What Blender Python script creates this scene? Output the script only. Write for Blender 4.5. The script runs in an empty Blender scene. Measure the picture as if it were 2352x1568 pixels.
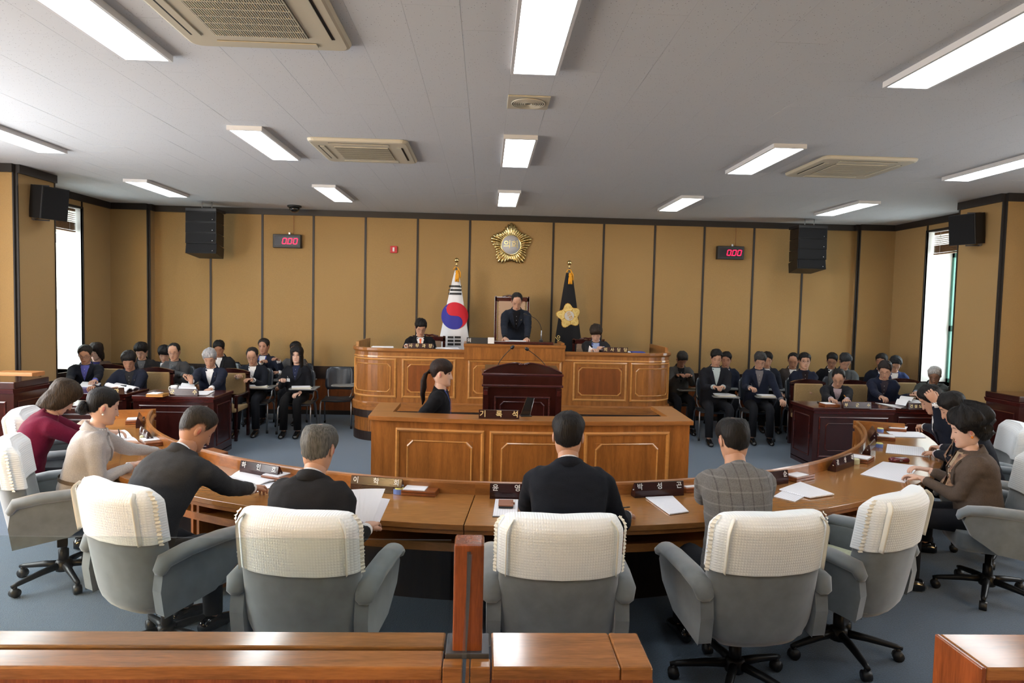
import bpy, math, random
from math import pi, sin, cos, sqrt, radians, atan2, hypot
from mathutils import Vector, Matrix, noise
from mathutils.bvhtree import BVHTree
random.seed(7)
C = bpy.context.scene.collection
SC = bpy.context.scene
V = Vector
# ------------------------------------------------------------------ camera
CAMH = 1.982; FPX = 1545.0; YAW, PITCH, ROLL = .0395, -.0537, .0229
CEIL = 3.542; D = 11.83
fwd = V((sin(YAW)*cos(PITCH), cos(YAW)*cos(PITCH), sin(PITCH)))
rt = V((cos(YAW), -sin(YAW), 0)); up = rt.cross(fwd)
R2 = cos(ROLL)*rt + sin(ROLL)*up; U2 = -sin(ROLL)*rt + cos(ROLL)*up
cam = bpy.data.cameras.new('camera'); co = bpy.data.objects.new('camera', cam); C.objects.link(co)
co.matrix_world = Matrix(((R2.x, U2.x, -fwd.x, 0), (R2.y, U2.y, -fwd.y, 0), (R2.z, U2.z, -fwd.z, CAMH), (0, 0, 0, 1)))
cam.sensor_width = 36.0; cam.lens = 36.0*FPX/2352; cam.clip_start = .05; cam.clip_end = 200
SC.camera = co
def ray(u, v): return fwd + R2*((u-1176)/FPX) - U2*((v-784)/FPX)
def atZ(u, v, z):
    d = ray(u, v); t = (z-CAMH)/d.z; return V((d.x*t, d.y*t, z))
def atY(u, v, y):
    d = ray(u, v); t = y/d.y; return V((d.x*t, y, CAMH+d.z*t))
# ------------------------------------------------------------------ world, exposure
SC.view_settings.view_transform = 'Standard'; SC.view_settings.look = 'None'
SC.view_settings.exposure = 0.42; SC.view_settings.gamma = 1.0
SC.view_settings.use_curve_mapping = False
W = bpy.data.worlds.new('world'); SC.world = W; W.use_nodes = True
bgn = W.node_tree.nodes['Background']; bgn.inputs[0].default_value = (.93, .97, 1, 1); bgn.inputs[1].default_value = 9
def area(name, loc, rot, sx, sy, power, col=(1, 1, 1)):
    l = bpy.data.lights.new(name, 'AREA'); l.shape = 'RECTANGLE'; l.size = sx; l.size_y = sy; l.energy = power; l.color = col
    o = bpy.data.objects.new(name, l); o.location = loc; o.rotation_euler = rot; C.objects.link(o); return o
# daylight entering through windows outside the picture: side walls beyond both edges and two windows in the wall behind the camera
area('daylight_left', (-6.28, 4.6, 2.1), (0, radians(-90), 0), 2.2, 4.6, 330, (.98, .99, 1))
area('daylight_right', (7.16, 5.0, 2.1), (0, radians(90), 0), 2.2, 2.4, 70, (.9, .96, 1))
area('daylight_rear_left', (-4.5, -1.5, 2.0), (radians(-90), 0, 0), 1.0, 2.2, 620, (.97, .985, 1))
area('daylight_rear_right', (5.2, -1.5, 2.0), (radians(-90), 0, 0), 1.0, 2.2, 210, (.95, .98, 1))
sun = bpy.data.lights.new('sun', 'SUN'); sun.energy = 30; sun.angle = radians(.6); sun.color = (1, .9, .72)
so = bpy.data.objects.new('sun', sun); so.rotation_euler = (V((-.36, -.8, .45))).to_track_quat('Z', 'Y').to_euler(); C.objects.link(so)
# ------------------------------------------------------------------ materials
def mat(name, col, rough=.6, metal=0, spec=.5, kind=None, scale=1, amp=.2, bump=0, emit=None, col2=None, coat=0, sheen=0, trans=0, stretch=(1, 1, 1)):
    m = bpy.data.materials.new(name); m.use_nodes = True; nt = m.node_tree; N = nt.nodes; L = nt.links
    p = N['Principled BSDF']; p.inputs['Base Color'].default_value = (*col, 1); p.inputs['Roughness'].default_value = rough
    p.inputs['Metallic'].default_value = metal; p.inputs['Specular IOR Level'].default_value = spec
    p.inputs['Coat Weight'].default_value = coat; p.inputs['Coat Roughness'].default_value = .12
    p.inputs['Sheen Weight'].default_value = sheen; p.inputs['Transmission Weight'].default_value = trans
    if emit:
        p.inputs['Emission Color'].default_value = (*emit[0], 1); p.inputs['Emission Strength'].default_value = emit[1]
    if kind:
        tc = N.new('ShaderNodeTexCoord'); mp = N.new('ShaderNodeMapping'); L.new(tc.outputs['Object'], mp.inputs[0])
        st = {'wood': (9, 9, .9), 'woodh': (.9, 9, 9), 'hair': (60, 60, 9), 'velvet': (5, 5, 5)}.get(kind, (1, 1, 1))
        mp.inputs['Scale'].default_value = tuple(a*b*scale for a, b in zip(st, stretch))
        oi = N.new('ShaderNodeObjectInfo'); mul = N.new('ShaderNodeVectorMath'); mul.operation = 'SCALE'
        cmb = N.new('ShaderNodeCombineXYZ'); L.new(oi.outputs['Random'], cmb.inputs[0]); L.new(oi.outputs['Random'], cmb.inputs[1]); L.new(oi.outputs['Random'], cmb.inputs[2])
        L.new(cmb.outputs[0], mul.inputs[0]); mul.inputs['Scale'].default_value = 13.0; L.new(mul.outputs[0], mp.inputs['Location'])
        nz = N.new('ShaderNodeTexNoise'); L.new(mp.outputs[0], nz.inputs['Vector']); nz.inputs['Scale'].default_value = 2.2; nz.inputs['Detail'].default_value = 6
        nz.inputs['Distortion'].default_value = .6 if kind.startswith('wood') else 0
        fac = nz.outputs['Fac']
        if kind.startswith('wood'):
            n2 = N.new('ShaderNodeTexNoise'); m2 = N.new('ShaderNodeMapping'); L.new(mp.outputs[0], m2.inputs[0]); m2.inputs['Scale'].default_value = (6, 6, 6); L.new(m2.outputs[0], n2.inputs['Vector']); n2.inputs['Scale'].default_value = 4
            mx = N.new('ShaderNodeMath'); mx.operation = 'ADD'; L.new(fac, mx.inputs[0])
            ml = N.new('ShaderNodeMath'); ml.operation = 'MULTIPLY_ADD'; L.new(n2.outputs['Fac'], ml.inputs[0]); ml.inputs[1].default_value = .45; ml.inputs[2].default_value = -.22
            L.new(ml.outputs[0], mx.inputs[1]); fac = mx.outputs[0]
        if kind == 'lace':   # quilted cover: small repeated bumps in rows
            def w(axis, f):
                s = N.new('ShaderNodeSeparateXYZ'); L.new(tc.outputs['Object'], s.inputs[0])
                a = N.new('ShaderNodeMath'); a.operation = 'MULTIPLY'; L.new(s.outputs[axis], a.inputs[0]); a.inputs[1].default_value = f
                b = N.new('ShaderNodeMath'); b.operation = 'SINE'; L.new(a.outputs[0], b.inputs[0])
                c = N.new('ShaderNodeMath'); c.operation = 'ABSOLUTE'; L.new(b.outputs[0], c.inputs[0]); return c
            a, b = w(0, 250), w(2, 230)
            q = N.new('ShaderNodeMath'); q.operation = 'MULTIPLY'; L.new(a.outputs[0], q.inputs[0]); L.new(b.outputs[0], q.inputs[1]); fac = q.outputs[0]
        if kind == 'plaid':
            s = N.new('ShaderNodeSeparateXYZ'); L.new(tc.outputs['Object'], s.inputs[0]); outs = []
            for ax, f in ((0, 105), (2, 95)):
                a = N.new('ShaderNodeMath'); a.operation = 'MULTIPLY'; L.new(s.outputs[ax], a.inputs[0]); a.inputs[1].default_value = f
                b = N.new('ShaderNodeMath'); b.operation = 'SINE'; L.new(a.outputs[0], b.inputs[0])
                c = N.new('ShaderNodeMath'); c.operation = 'GREATER_THAN'; L.new(b.outputs[0], c.inputs[0]); c.inputs[1].default_value = .93; outs.append(c)
            q = N.new('ShaderNodeMath'); q.operation = 'SUBTRACT'; q.use_clamp = False; L.new(outs[1].outputs[0], q.inputs[0]); L.new(outs[0].outputs[0], q.inputs[1])
            q2 = N.new('ShaderNodeMath'); q2.operation = 'MULTIPLY_ADD'; L.new(q.outputs[0], q2.inputs[0]); q2.inputs[1].default_value = .16
            nz.inputs['Scale'].default_value = 160; q3 = N.new('ShaderNodeMath'); q3.operation = 'MULTIPLY_ADD'; L.new(nz.outputs['Fac'], q3.inputs[0]); q3.inputs[1].default_value = .45; q3.inputs[2].default_value = .28; L.new(q3.outputs[0], q2.inputs[2]); fac = q2.outputs[0]
        if kind == 'worm':   # perforated ceiling tile: scattered pin marks
            vo = N.new('ShaderNodeTexVoronoi'); L.new(mp.outputs[0], vo.inputs['Vector']); vo.inputs['Scale'].default_value = 62
            ng = N.new('ShaderNodeTexNoise'); L.new(mp.outputs[0], ng.inputs['Vector']); ng.inputs['Scale'].default_value = 160
            a = N.new('ShaderNodeMath'); a.operation = 'MULTIPLY_ADD'; L.new(ng.outputs['Fac'], a.inputs[0]); a.inputs[1].default_value = .22; L.new(vo.outputs['Distance'], a.inputs[2])
            b = N.new('ShaderNodeMath'); b.operation = 'GREATER_THAN'; L.new(a.outputs[0], b.inputs[0]); b.inputs[1].default_value = .225; fac = b.outputs[0]
        if kind == 'print':  # faint printed lines on paper
            s = N.new('ShaderNodeSeparateXYZ'); L.new(tc.outputs['Object'], s.inputs[0])
            a = N.new('ShaderNodeMath'); a.operation = 'MULTIPLY'; L.new(s.outputs[1], a.inputs[0]); a.inputs[1].default_value = 420
            b = N.new('ShaderNodeMath'); b.operation = 'SINE'; L.new(a.outputs[0], b.inputs[0])
            mp.inputs['Scale'].default_value = (90, 12, 1); g = N.new('ShaderNodeMath'); g.operation = 'MULTIPLY'; L.new(nz.outputs['Fac'], g.inputs[0]); L.new(b.outputs[0], g.inputs[1])
            c = N.new('ShaderNodeMath'); c.operation = 'LESS_THAN'; L.new(g.outputs[0], c.inputs[0]); c.inputs[1].default_value = .36; fac = c.outputs[0]
        rmp = N.new('ShaderNodeMapRange'); L.new(fac, rmp.inputs[0])
        if kind not in ('worm', 'print'): rmp.inputs[1].default_value = .3; rmp.inputs[2].default_value = .7
        if kind == 'lace': rmp.inputs[1].default_value = 0; rmp.inputs[2].default_value = 1
        mix = N.new('ShaderNodeMix'); mix.data_type = 'RGBA'; L.new(rmp.outputs[0], mix.inputs[0])
        c2 = col2 or tuple(min(1, x*(1+amp)) for x in col); c1 = col if col2 else tuple(x*(1-amp) for x in col)
        mix.inputs[6].default_value = (*c1, 1); mix.inputs[7].default_value = (*c2, 1); L.new(mix.outputs[2], p.inputs['Base Color'])
        if bump:
            bp = N.new('ShaderNodeBump'); bp.inputs['Strength'].default_value = bump; bp.inputs['Distance'].default_value = .01 if kind != 'lace' else .006
            L.new(fac, bp.inputs['Height']); L.new(bp.outputs[0], p.inputs['Normal'])
    return m
M = {}
def dm(k, *a, **kw): M[k] = mat(k, *a, **kw)
dm('oak', (.30, .112, .026), .28, kind='wood', amp=.28, coat=.25)
dm('oak_h', (.30, .115, .028), .28, kind='woodh', amp=.25, coat=.25)
dm('oak_red', (.22, .062, .015), .28, kind='wood', amp=.22, coat=.25)
dm('oak_light', (.50, .23, .060), .25, kind='woodh', amp=.12, coat=.4)
dm('desk_oak', (.35, .150, .042), .17, kind='noise', scale=1, amp=.13, coat=.5, stretch=(5, 40, 40))
dm('mahogany', (.030, .0055, .0045), .2, kind='wood', amp=.3, coat=.6)
dm('mahogany_l', (.055, .010, .008), .18, kind='woodh', amp=.25, coat=.6)
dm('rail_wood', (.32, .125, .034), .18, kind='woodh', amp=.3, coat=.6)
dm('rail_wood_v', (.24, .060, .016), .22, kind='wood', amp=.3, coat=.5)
dm('wenge', (.022, .012, .009), .4, kind='wood', amp=.4)
dm('plate', (.030, .009, .009), .22, kind='woodh', amp=.3, coat=.2, spec=.35)
dm('wall_fabric', (.355, .222, .086), .85, kind='noise', scale=90, amp=.12, bump=.25, sheen=.1)
dm('wainscot', (.22, .062, .016), .35, kind='wood', amp=.3)
dm('strip', (.016, .012, .010), .5)
dm('ceiling_tile', (.17, .17, .18), .9, kind='worm', col2=(.53, .545, .565), stretch=(1, .55, 1))
dm('ceiling_gap', (.25, .255, .265), .9)
dm('carpet', (.070, .112, .165), .95, kind='noise', scale=60, amp=.22, bump=.5, sheen=.2)
dm('white_metal', (.62, .62, .63), .4)
dm('glow', (1, 1, 1), .5, emit=((.94, .975, 1), 11))
dm('cream', (.50, .46, .36), .5); dm('cream_dark', (.13, .12, .09), .6); dm('black_gap', (.006, .006, .006), .7)
dm('black', (.012, .012, .013), .45); dm('black_plastic', (.009, .009, .010), .4, spec=.25); dm('black_gloss', (.01, .01, .011), .12, coat=.5)
dm('grille', (.006, .006, .007), .7, spec=.2, kind='noise', scale=120, amp=.5)
dm('velvet', (.150, .172, .188), .9, kind='velvet', amp=.16, sheen=.6, bump=.06)
dm('velvet_seam', (.12, .13, .135), .9)
dm('lace', (.85, .90, .93), .85, kind='lace', col2=(.90, .94, .97), bump=.3)
dm('ruffle', (.80, .78, .70), .8)
dm('chrome', (.5, .5, .52), .22, metal=1); dm('steel', (.42, .43, .45), .35, metal=.9); dm('dark_steel', (.09, .09, .10), .45, metal=.5)
dm('gold', (.74, .58, .27), .18, metal=1); dm('gold_flat', (.75, .50, .10), .5); dm('gold_text', (.78, .62, .32), .4)
dm('tassel', (.85, .38, .015), .7); dm('white', (.80, .80, .80), .5); dm('offwhite', (.62, .60, .57), .7); dm('silver_disc', (.55, .55, .57), .5)
dm('paper', (.84, .84, .88), .6); dm('paper_print', (.72, .73, .77), .6, kind='print', col2=(.84, .84, .89))
dm('red', (.55, .02, .03), .5); dm('flag_red', (.60, .01, .025), .7); dm('flag_blue', (.03, .03, .30), .7); dm('flag_white', (.78, .78, .80), .75); dm('flag_black', (.006, .006, .008), .9); dm('flag_yellow', (.80, .62, .22), .7); dm('flag_orange', (.62, .33, .04), .7)
dm('led', (1, 0, .04), .5, emit=((1, .004, .05), 3)); dm('screen', (.01, .003, .004), .15)
dm('green_frame', (.055, .17, .13), .5); dm('tan_seat', (.36, .25, .12), .85, kind='noise', scale=80, amp=.2, bump=.2); dm('tan_leather', (.40, .26, .17), .5)
dm('navy_plastic', (.022, .030, .042), .3, coat=.3); dm('tablet_board', (.24, .25, .25), .35)
dm('stamp_blue', (.16, .25, .60), .4); dm('stamp_cream', (.70, .68, .42), .4); dm('yellow', (.75, .68, .20), .5)
dm('brown_leather', (.25, .09, .04), .45); dm('maroon', (.12, .008, .016), .2, coat=.6); dm('blind', (.20, .105, .045), .5, kind='woodh', amp=.4)
dm('cushion_green', (.56, .60, .44), .85, kind='noise', scale=30, amp=.1)
dm('orange_wood', (.52, .22, .075), .4, kind='woodh', amp=.15); dm('lanyard', (.03, .06, .35), .5); dm('cable', (.25, .08, .03), .5)
dm('pearl', (.8, .78, .75), .15); dm('tag', (.6, .6, .58), .5)
g = bpy.data.materials.new('pane_glass'); g.use_nodes = True; nt = g.node_tree; nt.nodes.remove(nt.nodes['Principled BSDF'])
t_ = nt.nodes.new('ShaderNodeBsdfTransparent'); t_.inputs[0].default_value = (.90, .935, .93, 1); gl = nt.nodes.new('ShaderNodeBsdfGlossy'); gl.inputs['Roughness'].default_value = .02
fr = nt.nodes.new('ShaderNodeFresnel'); fr.inputs[0].default_value = 1.5; mx_ = nt.nodes.new('ShaderNodeMixShader'); o_ = nt.nodes['Material Output']
ge_ = nt.nodes.new('ShaderNodeNewGeometry'); mm_ = nt.nodes.new('ShaderNodeMath'); mm_.operation = 'MULTIPLY_ADD'; nt.links.new(ge_.outputs['Backfacing'], mm_.inputs[0]); mm_.inputs[1].default_value = -1; mm_.inputs[2].default_value = 1; m2_ = nt.nodes.new('ShaderNodeMath'); m2_.operation = 'MULTIPLY'; nt.links.new(fr.outputs[0], m2_.inputs[0]); nt.links.new(mm_.outputs[0], m2_.inputs[1]); nt.links.new(m2_.outputs[0], mx_.inputs[0]); nt.links.new(t_.outputs[0], mx_.inputs[1]); nt.links.new(gl.outputs[0], mx_.inputs[2]); nt.links.new(mx_.outputs[0], o_.inputs[0]); M['glass'] = g
_mc = {}
def cloth(col, rough=.85, kind='noise'):
    k = (col, rough, kind)
    if k not in _mc: _mc[k] = mat('cloth', col, rough, kind=kind, scale=70 if kind == 'noise' else 1, amp=.12 if kind != 'plaid' else .42, spec=.18, sheen=.02 if sum(col) < .3 else .1, bump=.15 if kind == 'noise' else 0)
    return _mc[k]
# ------------------------------------------------------------------ mesh building
class MB:
    def __init__(s): s.v = []; s.f = []; s.m = []; s.sm = []
    def add(s, vs, fs, mi=0, smooth=False, mtx=None):
        o = len(s.v); s.v += [mtx @ V(p) for p in vs] if mtx else [V(p) for p in vs]
        s.f += [tuple(i+o for i in f) for f in fs]; s.m += [mi]*len(fs); s.sm += [smooth]*len(fs); return s
    def box(s, x0, x1, y0, y1, z0, z1, mi=0, mtx=None):
        return s.add([(x, y, z) for z in (z0, z1) for y in (y0, y1) for x in (x0, x1)],
                     [(0, 2, 3, 1), (4, 5, 7, 6), (0, 1, 5, 4), (2, 6, 7, 3), (0, 4, 6, 2), (1, 3, 7, 5)], mi, False, mtx)
    def prism(s, poly, z0, z1, mi=0, mtx=None, smooth=False):
        n = len(poly); a = sum(poly[i][0]*poly[(i+1) % n][1]-poly[(i+1) % n][0]*poly[i][1] for i in range(n))
        if a < 0: poly = poly[::-1]
        s.add([(x, y, z0) for x, y in poly]+[(x, y, z1) for x, y in poly], [tuple(range(n))[::-1], tuple(range(n, 2*n))], mi, False, mtx)
        return s.add([(x, y, z0) for x, y in poly]+[(x, y, z1) for x, y in poly], [(i, (i+1) % n, n+(i+1) % n, n+i) for i in range(n)], mi, smooth, mtx)
    def rings(s, R, mi=0, cap=True, smooth=True, closed=True, mtx=None):
        n = len(R[0]); vs = [p for r in R for p in r]; fs = []
        for k in range(len(R)-1):
            for i in range(n if closed else n-1):
                j = (i+1) % n; fs.append((k*n+i, k*n+j, (k+1)*n+j, (k+1)*n+i))
        if cap: fs += [tuple(range(n))[::-1], tuple(range((len(R)-1)*n, len(R)*n))]
        return s.add(vs, fs, mi, smooth, mtx)
    def tube(s, pts, rad, n=8, mi=0, cap=True, mtx=None, flat=None):
        pts = [V(p) for p in pts]; K = len(pts); rad = rad if isinstance(rad, (list, tuple)) else [rad]*K; R = []; prev = None
        for k in range(K):
            d = (pts[min(k+1, K-1)]-pts[max(k-1, 0)]).normalized()
            if prev is None:
                a = V((0, 0, 1)) if abs(d.z) < .9 else V((1, 0, 0)); x = a.cross(d).normalized()
            else: x = (prev-d*prev.dot(d)).normalized()
            prev = x; y = d.cross(x); r = rad[k]; ra, rb = r if isinstance(r, tuple) else (r, r)
            R.append([pts[k]+x*ra*cos(2*pi*i/n)+y*rb*sin(2*pi*i/n) for i in range(n)])
        return s.rings(R, mi, cap, True, True, mtx)
    def ball(s, c, r, n=10, m=7, mi=0, mtx=None):
        rx, ry, rz = r if isinstance(r, tuple) else (r, r, r); R = []
        for k in range(m+1):
            t = -pi/2+pi*(k if 0 < k < m else (k+.02 if k == 0 else k-.02))/m
            R.append([V((c[0]+rx*cos(t)*cos(2*pi*i/n), c[1]+ry*cos(t)*sin(2*pi*i/n), c[2]+rz*sin(t))) for i in range(n)])
        return s.rings(R, mi, True, True, True, mtx)
    def lathe(s, prof, c=(0, 0), n=16, mi=0, mtx=None, smooth=True, cap=True):
        return s.rings([[V((c[0]+r*cos(2*pi*i/n), c[1]+r*sin(2*pi*i/n), z)) for i in range(n)] for r, z in prof], mi, cap, smooth, True, mtx)
    def mesh(s, name, mats):
        me = bpy.data.meshes.new(name); me.from_pydata([tuple(p) for p in s.v], [], s.f)
        for m in (mats if isinstance(mats, (list, tuple)) else [mats]): me.materials.append(M[m] if isinstance(m, str) else m)
        me.polygons.foreach_set('material_index', s.m); me.polygons.foreach_set('use_smooth', s.sm); me.update(); return me
    def build(s, name, mats, parent=None, bevel=0, label=None, seg=2):
        o = bpy.data.objects.new(name, s.mesh(name, mats)); C.objects.link(o)
        if parent: o.parent = parent
        if label: o['label'] = label
        if bevel:
            b = o.modifiers.new('bevel', 'BEVEL'); b.width = bevel; b.segments = seg; b.limit_method = 'ANGLE'; b.angle_limit = radians(40)
        return o
def tag(o, label, cat, group=None, kind=None):
    if label: o['label'] = label
    if cat: o['category'] = cat
    if group: o['group'] = group
    if kind: o['kind'] = kind
    return o
def thing(name, label, cat, loc=(0, 0, 0), rz=0, group=None):
    o = bpy.data.objects.new(name, None); C.objects.link(o); o.location = loc; o.rotation_euler = (0, 0, rz); o.empty_display_size = .05
    return tag(o, label, cat, group)
def struct(name, mb, m, parent=None, bevel=0):
    o = mb.build(name, m, parent, bevel)
    if not parent: o['kind'] = 'structure'
    return o
def dup(root, loc, rz, label=None, group=None):
    r = root.copy(); C.objects.link(r); r.location = loc; r.rotation_euler = (0, 0, rz)
    if label: r['label'] = label
    if group: r['group'] = group
    for ch in list(root.children):
        c = ch.copy(); C.objects.link(c); c.parent = r
        for g_ in list(ch.children):
            d = g_.copy(); C.objects.link(d); d.parent = c
    return r
def rotz(a): return Matrix.Rotation(a, 4, 'Z')
def T(x, y, z): return Matrix.Translation((x, y, z))
_txt = {}
def text_mesh(s, size, ext=.001, spacing=1.0):
    k = (s, size, ext, spacing)
    if k in _txt: return _txt[k]
    cu = bpy.data.curves.new('t', 'FONT'); cu.body = s; cu.size = size; cu.extrude = ext; cu.align_x = 'CENTER'; cu.align_y = 'CENTER'; cu.space_character = spacing; cu.resolution_u = 3; cu.offset = size*.012
    o = bpy.data.objects.new('t', cu); C.objects.link(o); dg = bpy.context.evaluated_depsgraph_get()
    me = bpy.data.meshes.new_from_object(o.evaluated_get(dg)); bpy.data.objects.remove(o); _txt[k] = me; return me
def text(s, size, m, mtx, parent=None, ext=.001, spacing=1.0, name='lettering'):
    me = text_mesh(s, size, ext, spacing).copy(); me.name = name; me.materials.clear(); me.materials.append(M[m])
    o = bpy.data.objects.new(name, me); C.objects.link(o)
    if parent: o.parent = parent
    o.matrix_local = mtx; return o
FACE = Matrix(((1, 0, 0, 0), (0, 0, -1, 0), (0, 1, 0, 0), (0, 0, 0, 1)))   # text plane turned upright, facing -y
def remesh(mb, voxel, it=4, name='cloth'):
    o = bpy.data.objects.new('tmp', mb.mesh('tmp', [])); C.objects.link(o)
    r = o.modifiers.new('r', 'REMESH'); r.mode = 'VOXEL'; r.voxel_size = voxel; r.use_smooth_shade = True
    sm = o.modifiers.new('s', 'SMOOTH'); sm.factor = .5; sm.iterations = it
    dg = bpy.context.evaluated_depsgraph_get(); me = bpy.data.meshes.new_from_object(o.evaluated_get(dg)); me.name = name
    bpy.data.objects.remove(o); return me
# ------------------------------------------------------------------ room shell
XL, XR, PLX, PRX, YB = -6.35, 7.22, -5.71, 6.56, -1.6
struct('floor', MB().box(-7.2, 8.1, YB-.3, D+.4, -.12, 0), 'carpet')
ceil = struct('ceiling', MB().box(-7.2, 8.1, YB-.3, D+.4, CEIL+.012, CEIL+.15), 'ceiling_gap')
# ceiling tiles 0.3 x 0.6, staggered: the ones that show largest are single parts, the rest joined
tm = MB().box(-.1512, .1512, -.3029, .3029, 0, .016).mesh('ceiling_tile', 'ceiling_tile')
cells = []
for i in range(-24, 28):
    for j in range(-3, 23):
        x = .285+.3035*i; y = .607*j+.9+(.3035 if i % 2 else 0)
        if x < XL-.1 or x > XR+.1 or y > D+.2: continue
        cells.append((x, y))
def tvis(x, y):
    d = V((x, y, CEIL-CAMH)); z = d.dot(fwd)
    if z < .5: return 0
    u = d.dot(R2)/z; v = d.dot(U2)/z
    if abs(u) > .83 or abs(v) > .56: return 0
    return 1/(d.length**2*d.length)
cells.sort(key=lambda c: -tvis(*c))
rest = MB()
for k, (x, y) in enumerate(cells):
    if k < 300:
        o = bpy.data.objects.new('ceiling_tile', tm); C.objects.link(o); o.location = (x, y, CEIL+random.uniform(0, .0012)); o.parent = ceil
    else: rest.box(x-.1512, x+.1512, y-.3029, y+.3029, CEIL, CEIL+.011)
o = rest.build('far_ceiling_tiles', 'ceiling_tile', ceil); o['kind'] = 'stuff'
# walls: one slab per run, with fabric panels, dark strips, chair rail, wainscot, baseboard and cornice as its parts
ZR0, ZR1, ZB, ZC = .63, .85, .075, 3.44
def run(wall, x0, y0, x1, y1, cuts, nrm, zspan=(.85, 3.44), low=True, parts=('p', 'l')):
    """panels along the segment; nrm points into the room"""
    L = hypot(x1-x0, y1-y0); a = atan2(y1-y0, x1-x0); dirv = V(((x1-x0)/L, (y1-y0)/L, 0)); n = V((*nrm, 0))
    if dirv.cross(n).z < 0: sgn = -1
    else: sgn = 1
    Mx = T(x0, y0, 0) @ rotz(a)
    def bx(s0, s1, d0, d1, z0, z1, nm, m):
        d0, d1 = sorted((sgn*d0, sgn*d1)); o = MB().box(s0, s1, d0, d1, z0, z1, mtx=Mx).build(nm, m, wall); return o
    cs = [0]+list(cuts)+[L]
    for k in range(len(cs)-1):
        s0, s1 = cs[k], cs[k+1]
        if s1-s0 > .06: bx(s0+.012, s1-.012, 0, .018, zspan[0], zspan[1], 'wall_panel', 'wall_fabric')
        if low and s1-s0 > .06: bx(s0+.004, s1-.004, 0, .012, ZB, ZR0, 'wainscot_panel', 'wainscot')
    for c in cs:
        bx(max(c-.017, 0), min(c+.017, L), 0, .028, zspan[0], zspan[1], 'divider_strip', 'strip')
    if low:
        bx(0, L, 0, .03, ZR0, ZR1, 'chair_rail', 'wenge'); bx(0, L, 0, .022, 0, ZB, 'baseboard', 'strip')
    if zspan[1] > 3.4: bx(0, L, 0, .055, 3.44, CEIL, 'cornice', 'strip')
wb = struct('wall_back', MB().box(-6.4, 7.3, D, D+.2, 0, CEIL+.1), 'strip')
run(wb, PLX, D, PRX, D, [x-PLX for x in (-4.746, -3.87, -3.0, -2.11, -1.213, -.309, 1.148, 2.035, 2.94, 3.82, 4.71, 5.6)], (0, -1))
pl = struct('wall_corner_left', MB().box(XL-.1, PLX, 11.64, D, 0, CEIL+.1), 'strip')
run(pl, XL, 11.64, PLX, 11.64, [], (0, -1)); run(pl, PLX, 11.64, PLX, D, [], (1, 0))
pr_ = struct('wall_corner_right', MB().box(PRX, XR+.1, 11.72, D, 0, CEIL+.1), 'strip')
run(pr_, PRX, 11.72, XR, 11.72, [], (0, -1)); run(pr_, PRX, 11.72, PRX, D, [], (-1, 0))
def side(name, X, out, wy0, wy1, sill, pil0, pil1, PX, corner):
    s = 1 if out > 0 else -1
    x0, x1 = sorted((X, X+out)); w = MB()
    w.box(x0, x1, wy1, D, 0, CEIL+.1); w.box(x0, x1, pil1, wy0, 0, CEIL+.1); w.box(x0, x1, wy0, wy1, 0, sill); w.box(x0, x1, wy0, wy1, 3.33, CEIL+.1); w.box(x0, x1, YB, pil1, 0, CEIL+.1)
    wall = struct(name, w, 'offwhite'); n = (-s, 0)
    run(wall, X, wy1, X, corner, [], n); 
    if wy0 > pil1: run(wall, X, pil1, X, wy0, [], n)
    run(wall, X, wy0, X, wy1, [], n, (3.33, 3.44), False)
    run(wall, X, YB, X, pil0, [1.2, 2.4, 3.6, 4.8, 6.0, 7.2, 8.4], n)
    a, b = sorted((X, PX)); p = struct('wall_pillar_'+name.split('_')[1], MB().box(a, b, pil0, pil1, 0, CEIL+.1), 'strip')
    run(p, a, pil0, b, pil0, [], (0, -1)); run(p, PX, pil0, PX, pil1, [], n); run(p, a, pil1, b, pil1, [], (0, 1))
    return wall
side('wall_left', XL, -.5, 9.95, 10.83, .82, 8.43, 9.15, PLX, 11.64)
side('wall_right', XR, .5, 9.90, 10.83, .88, 8.38, 9.18, PRX, 11.72)
# the part of the low wall under both windows
for nm, X, s, y0, y1, sl in (('trim_1', XL, 1, 9.95, 10.83, .82), ('trim_2', XR, -1, 9.90, 10.83, .88)):
    x0, x1 = sorted((X, X+s*.03)); struct(nm, MB().box(x0, x1, y0, y1, .63, sl).box(min(X, X+s*.02), max(X, X+s*.02), y0, y1, 0, .63), 'wenge')
struct('wall_front', MB().box(-6.9, 7.8, YB-.2, YB, 0, CEIL+.1), 'wall_fabric')
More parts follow.
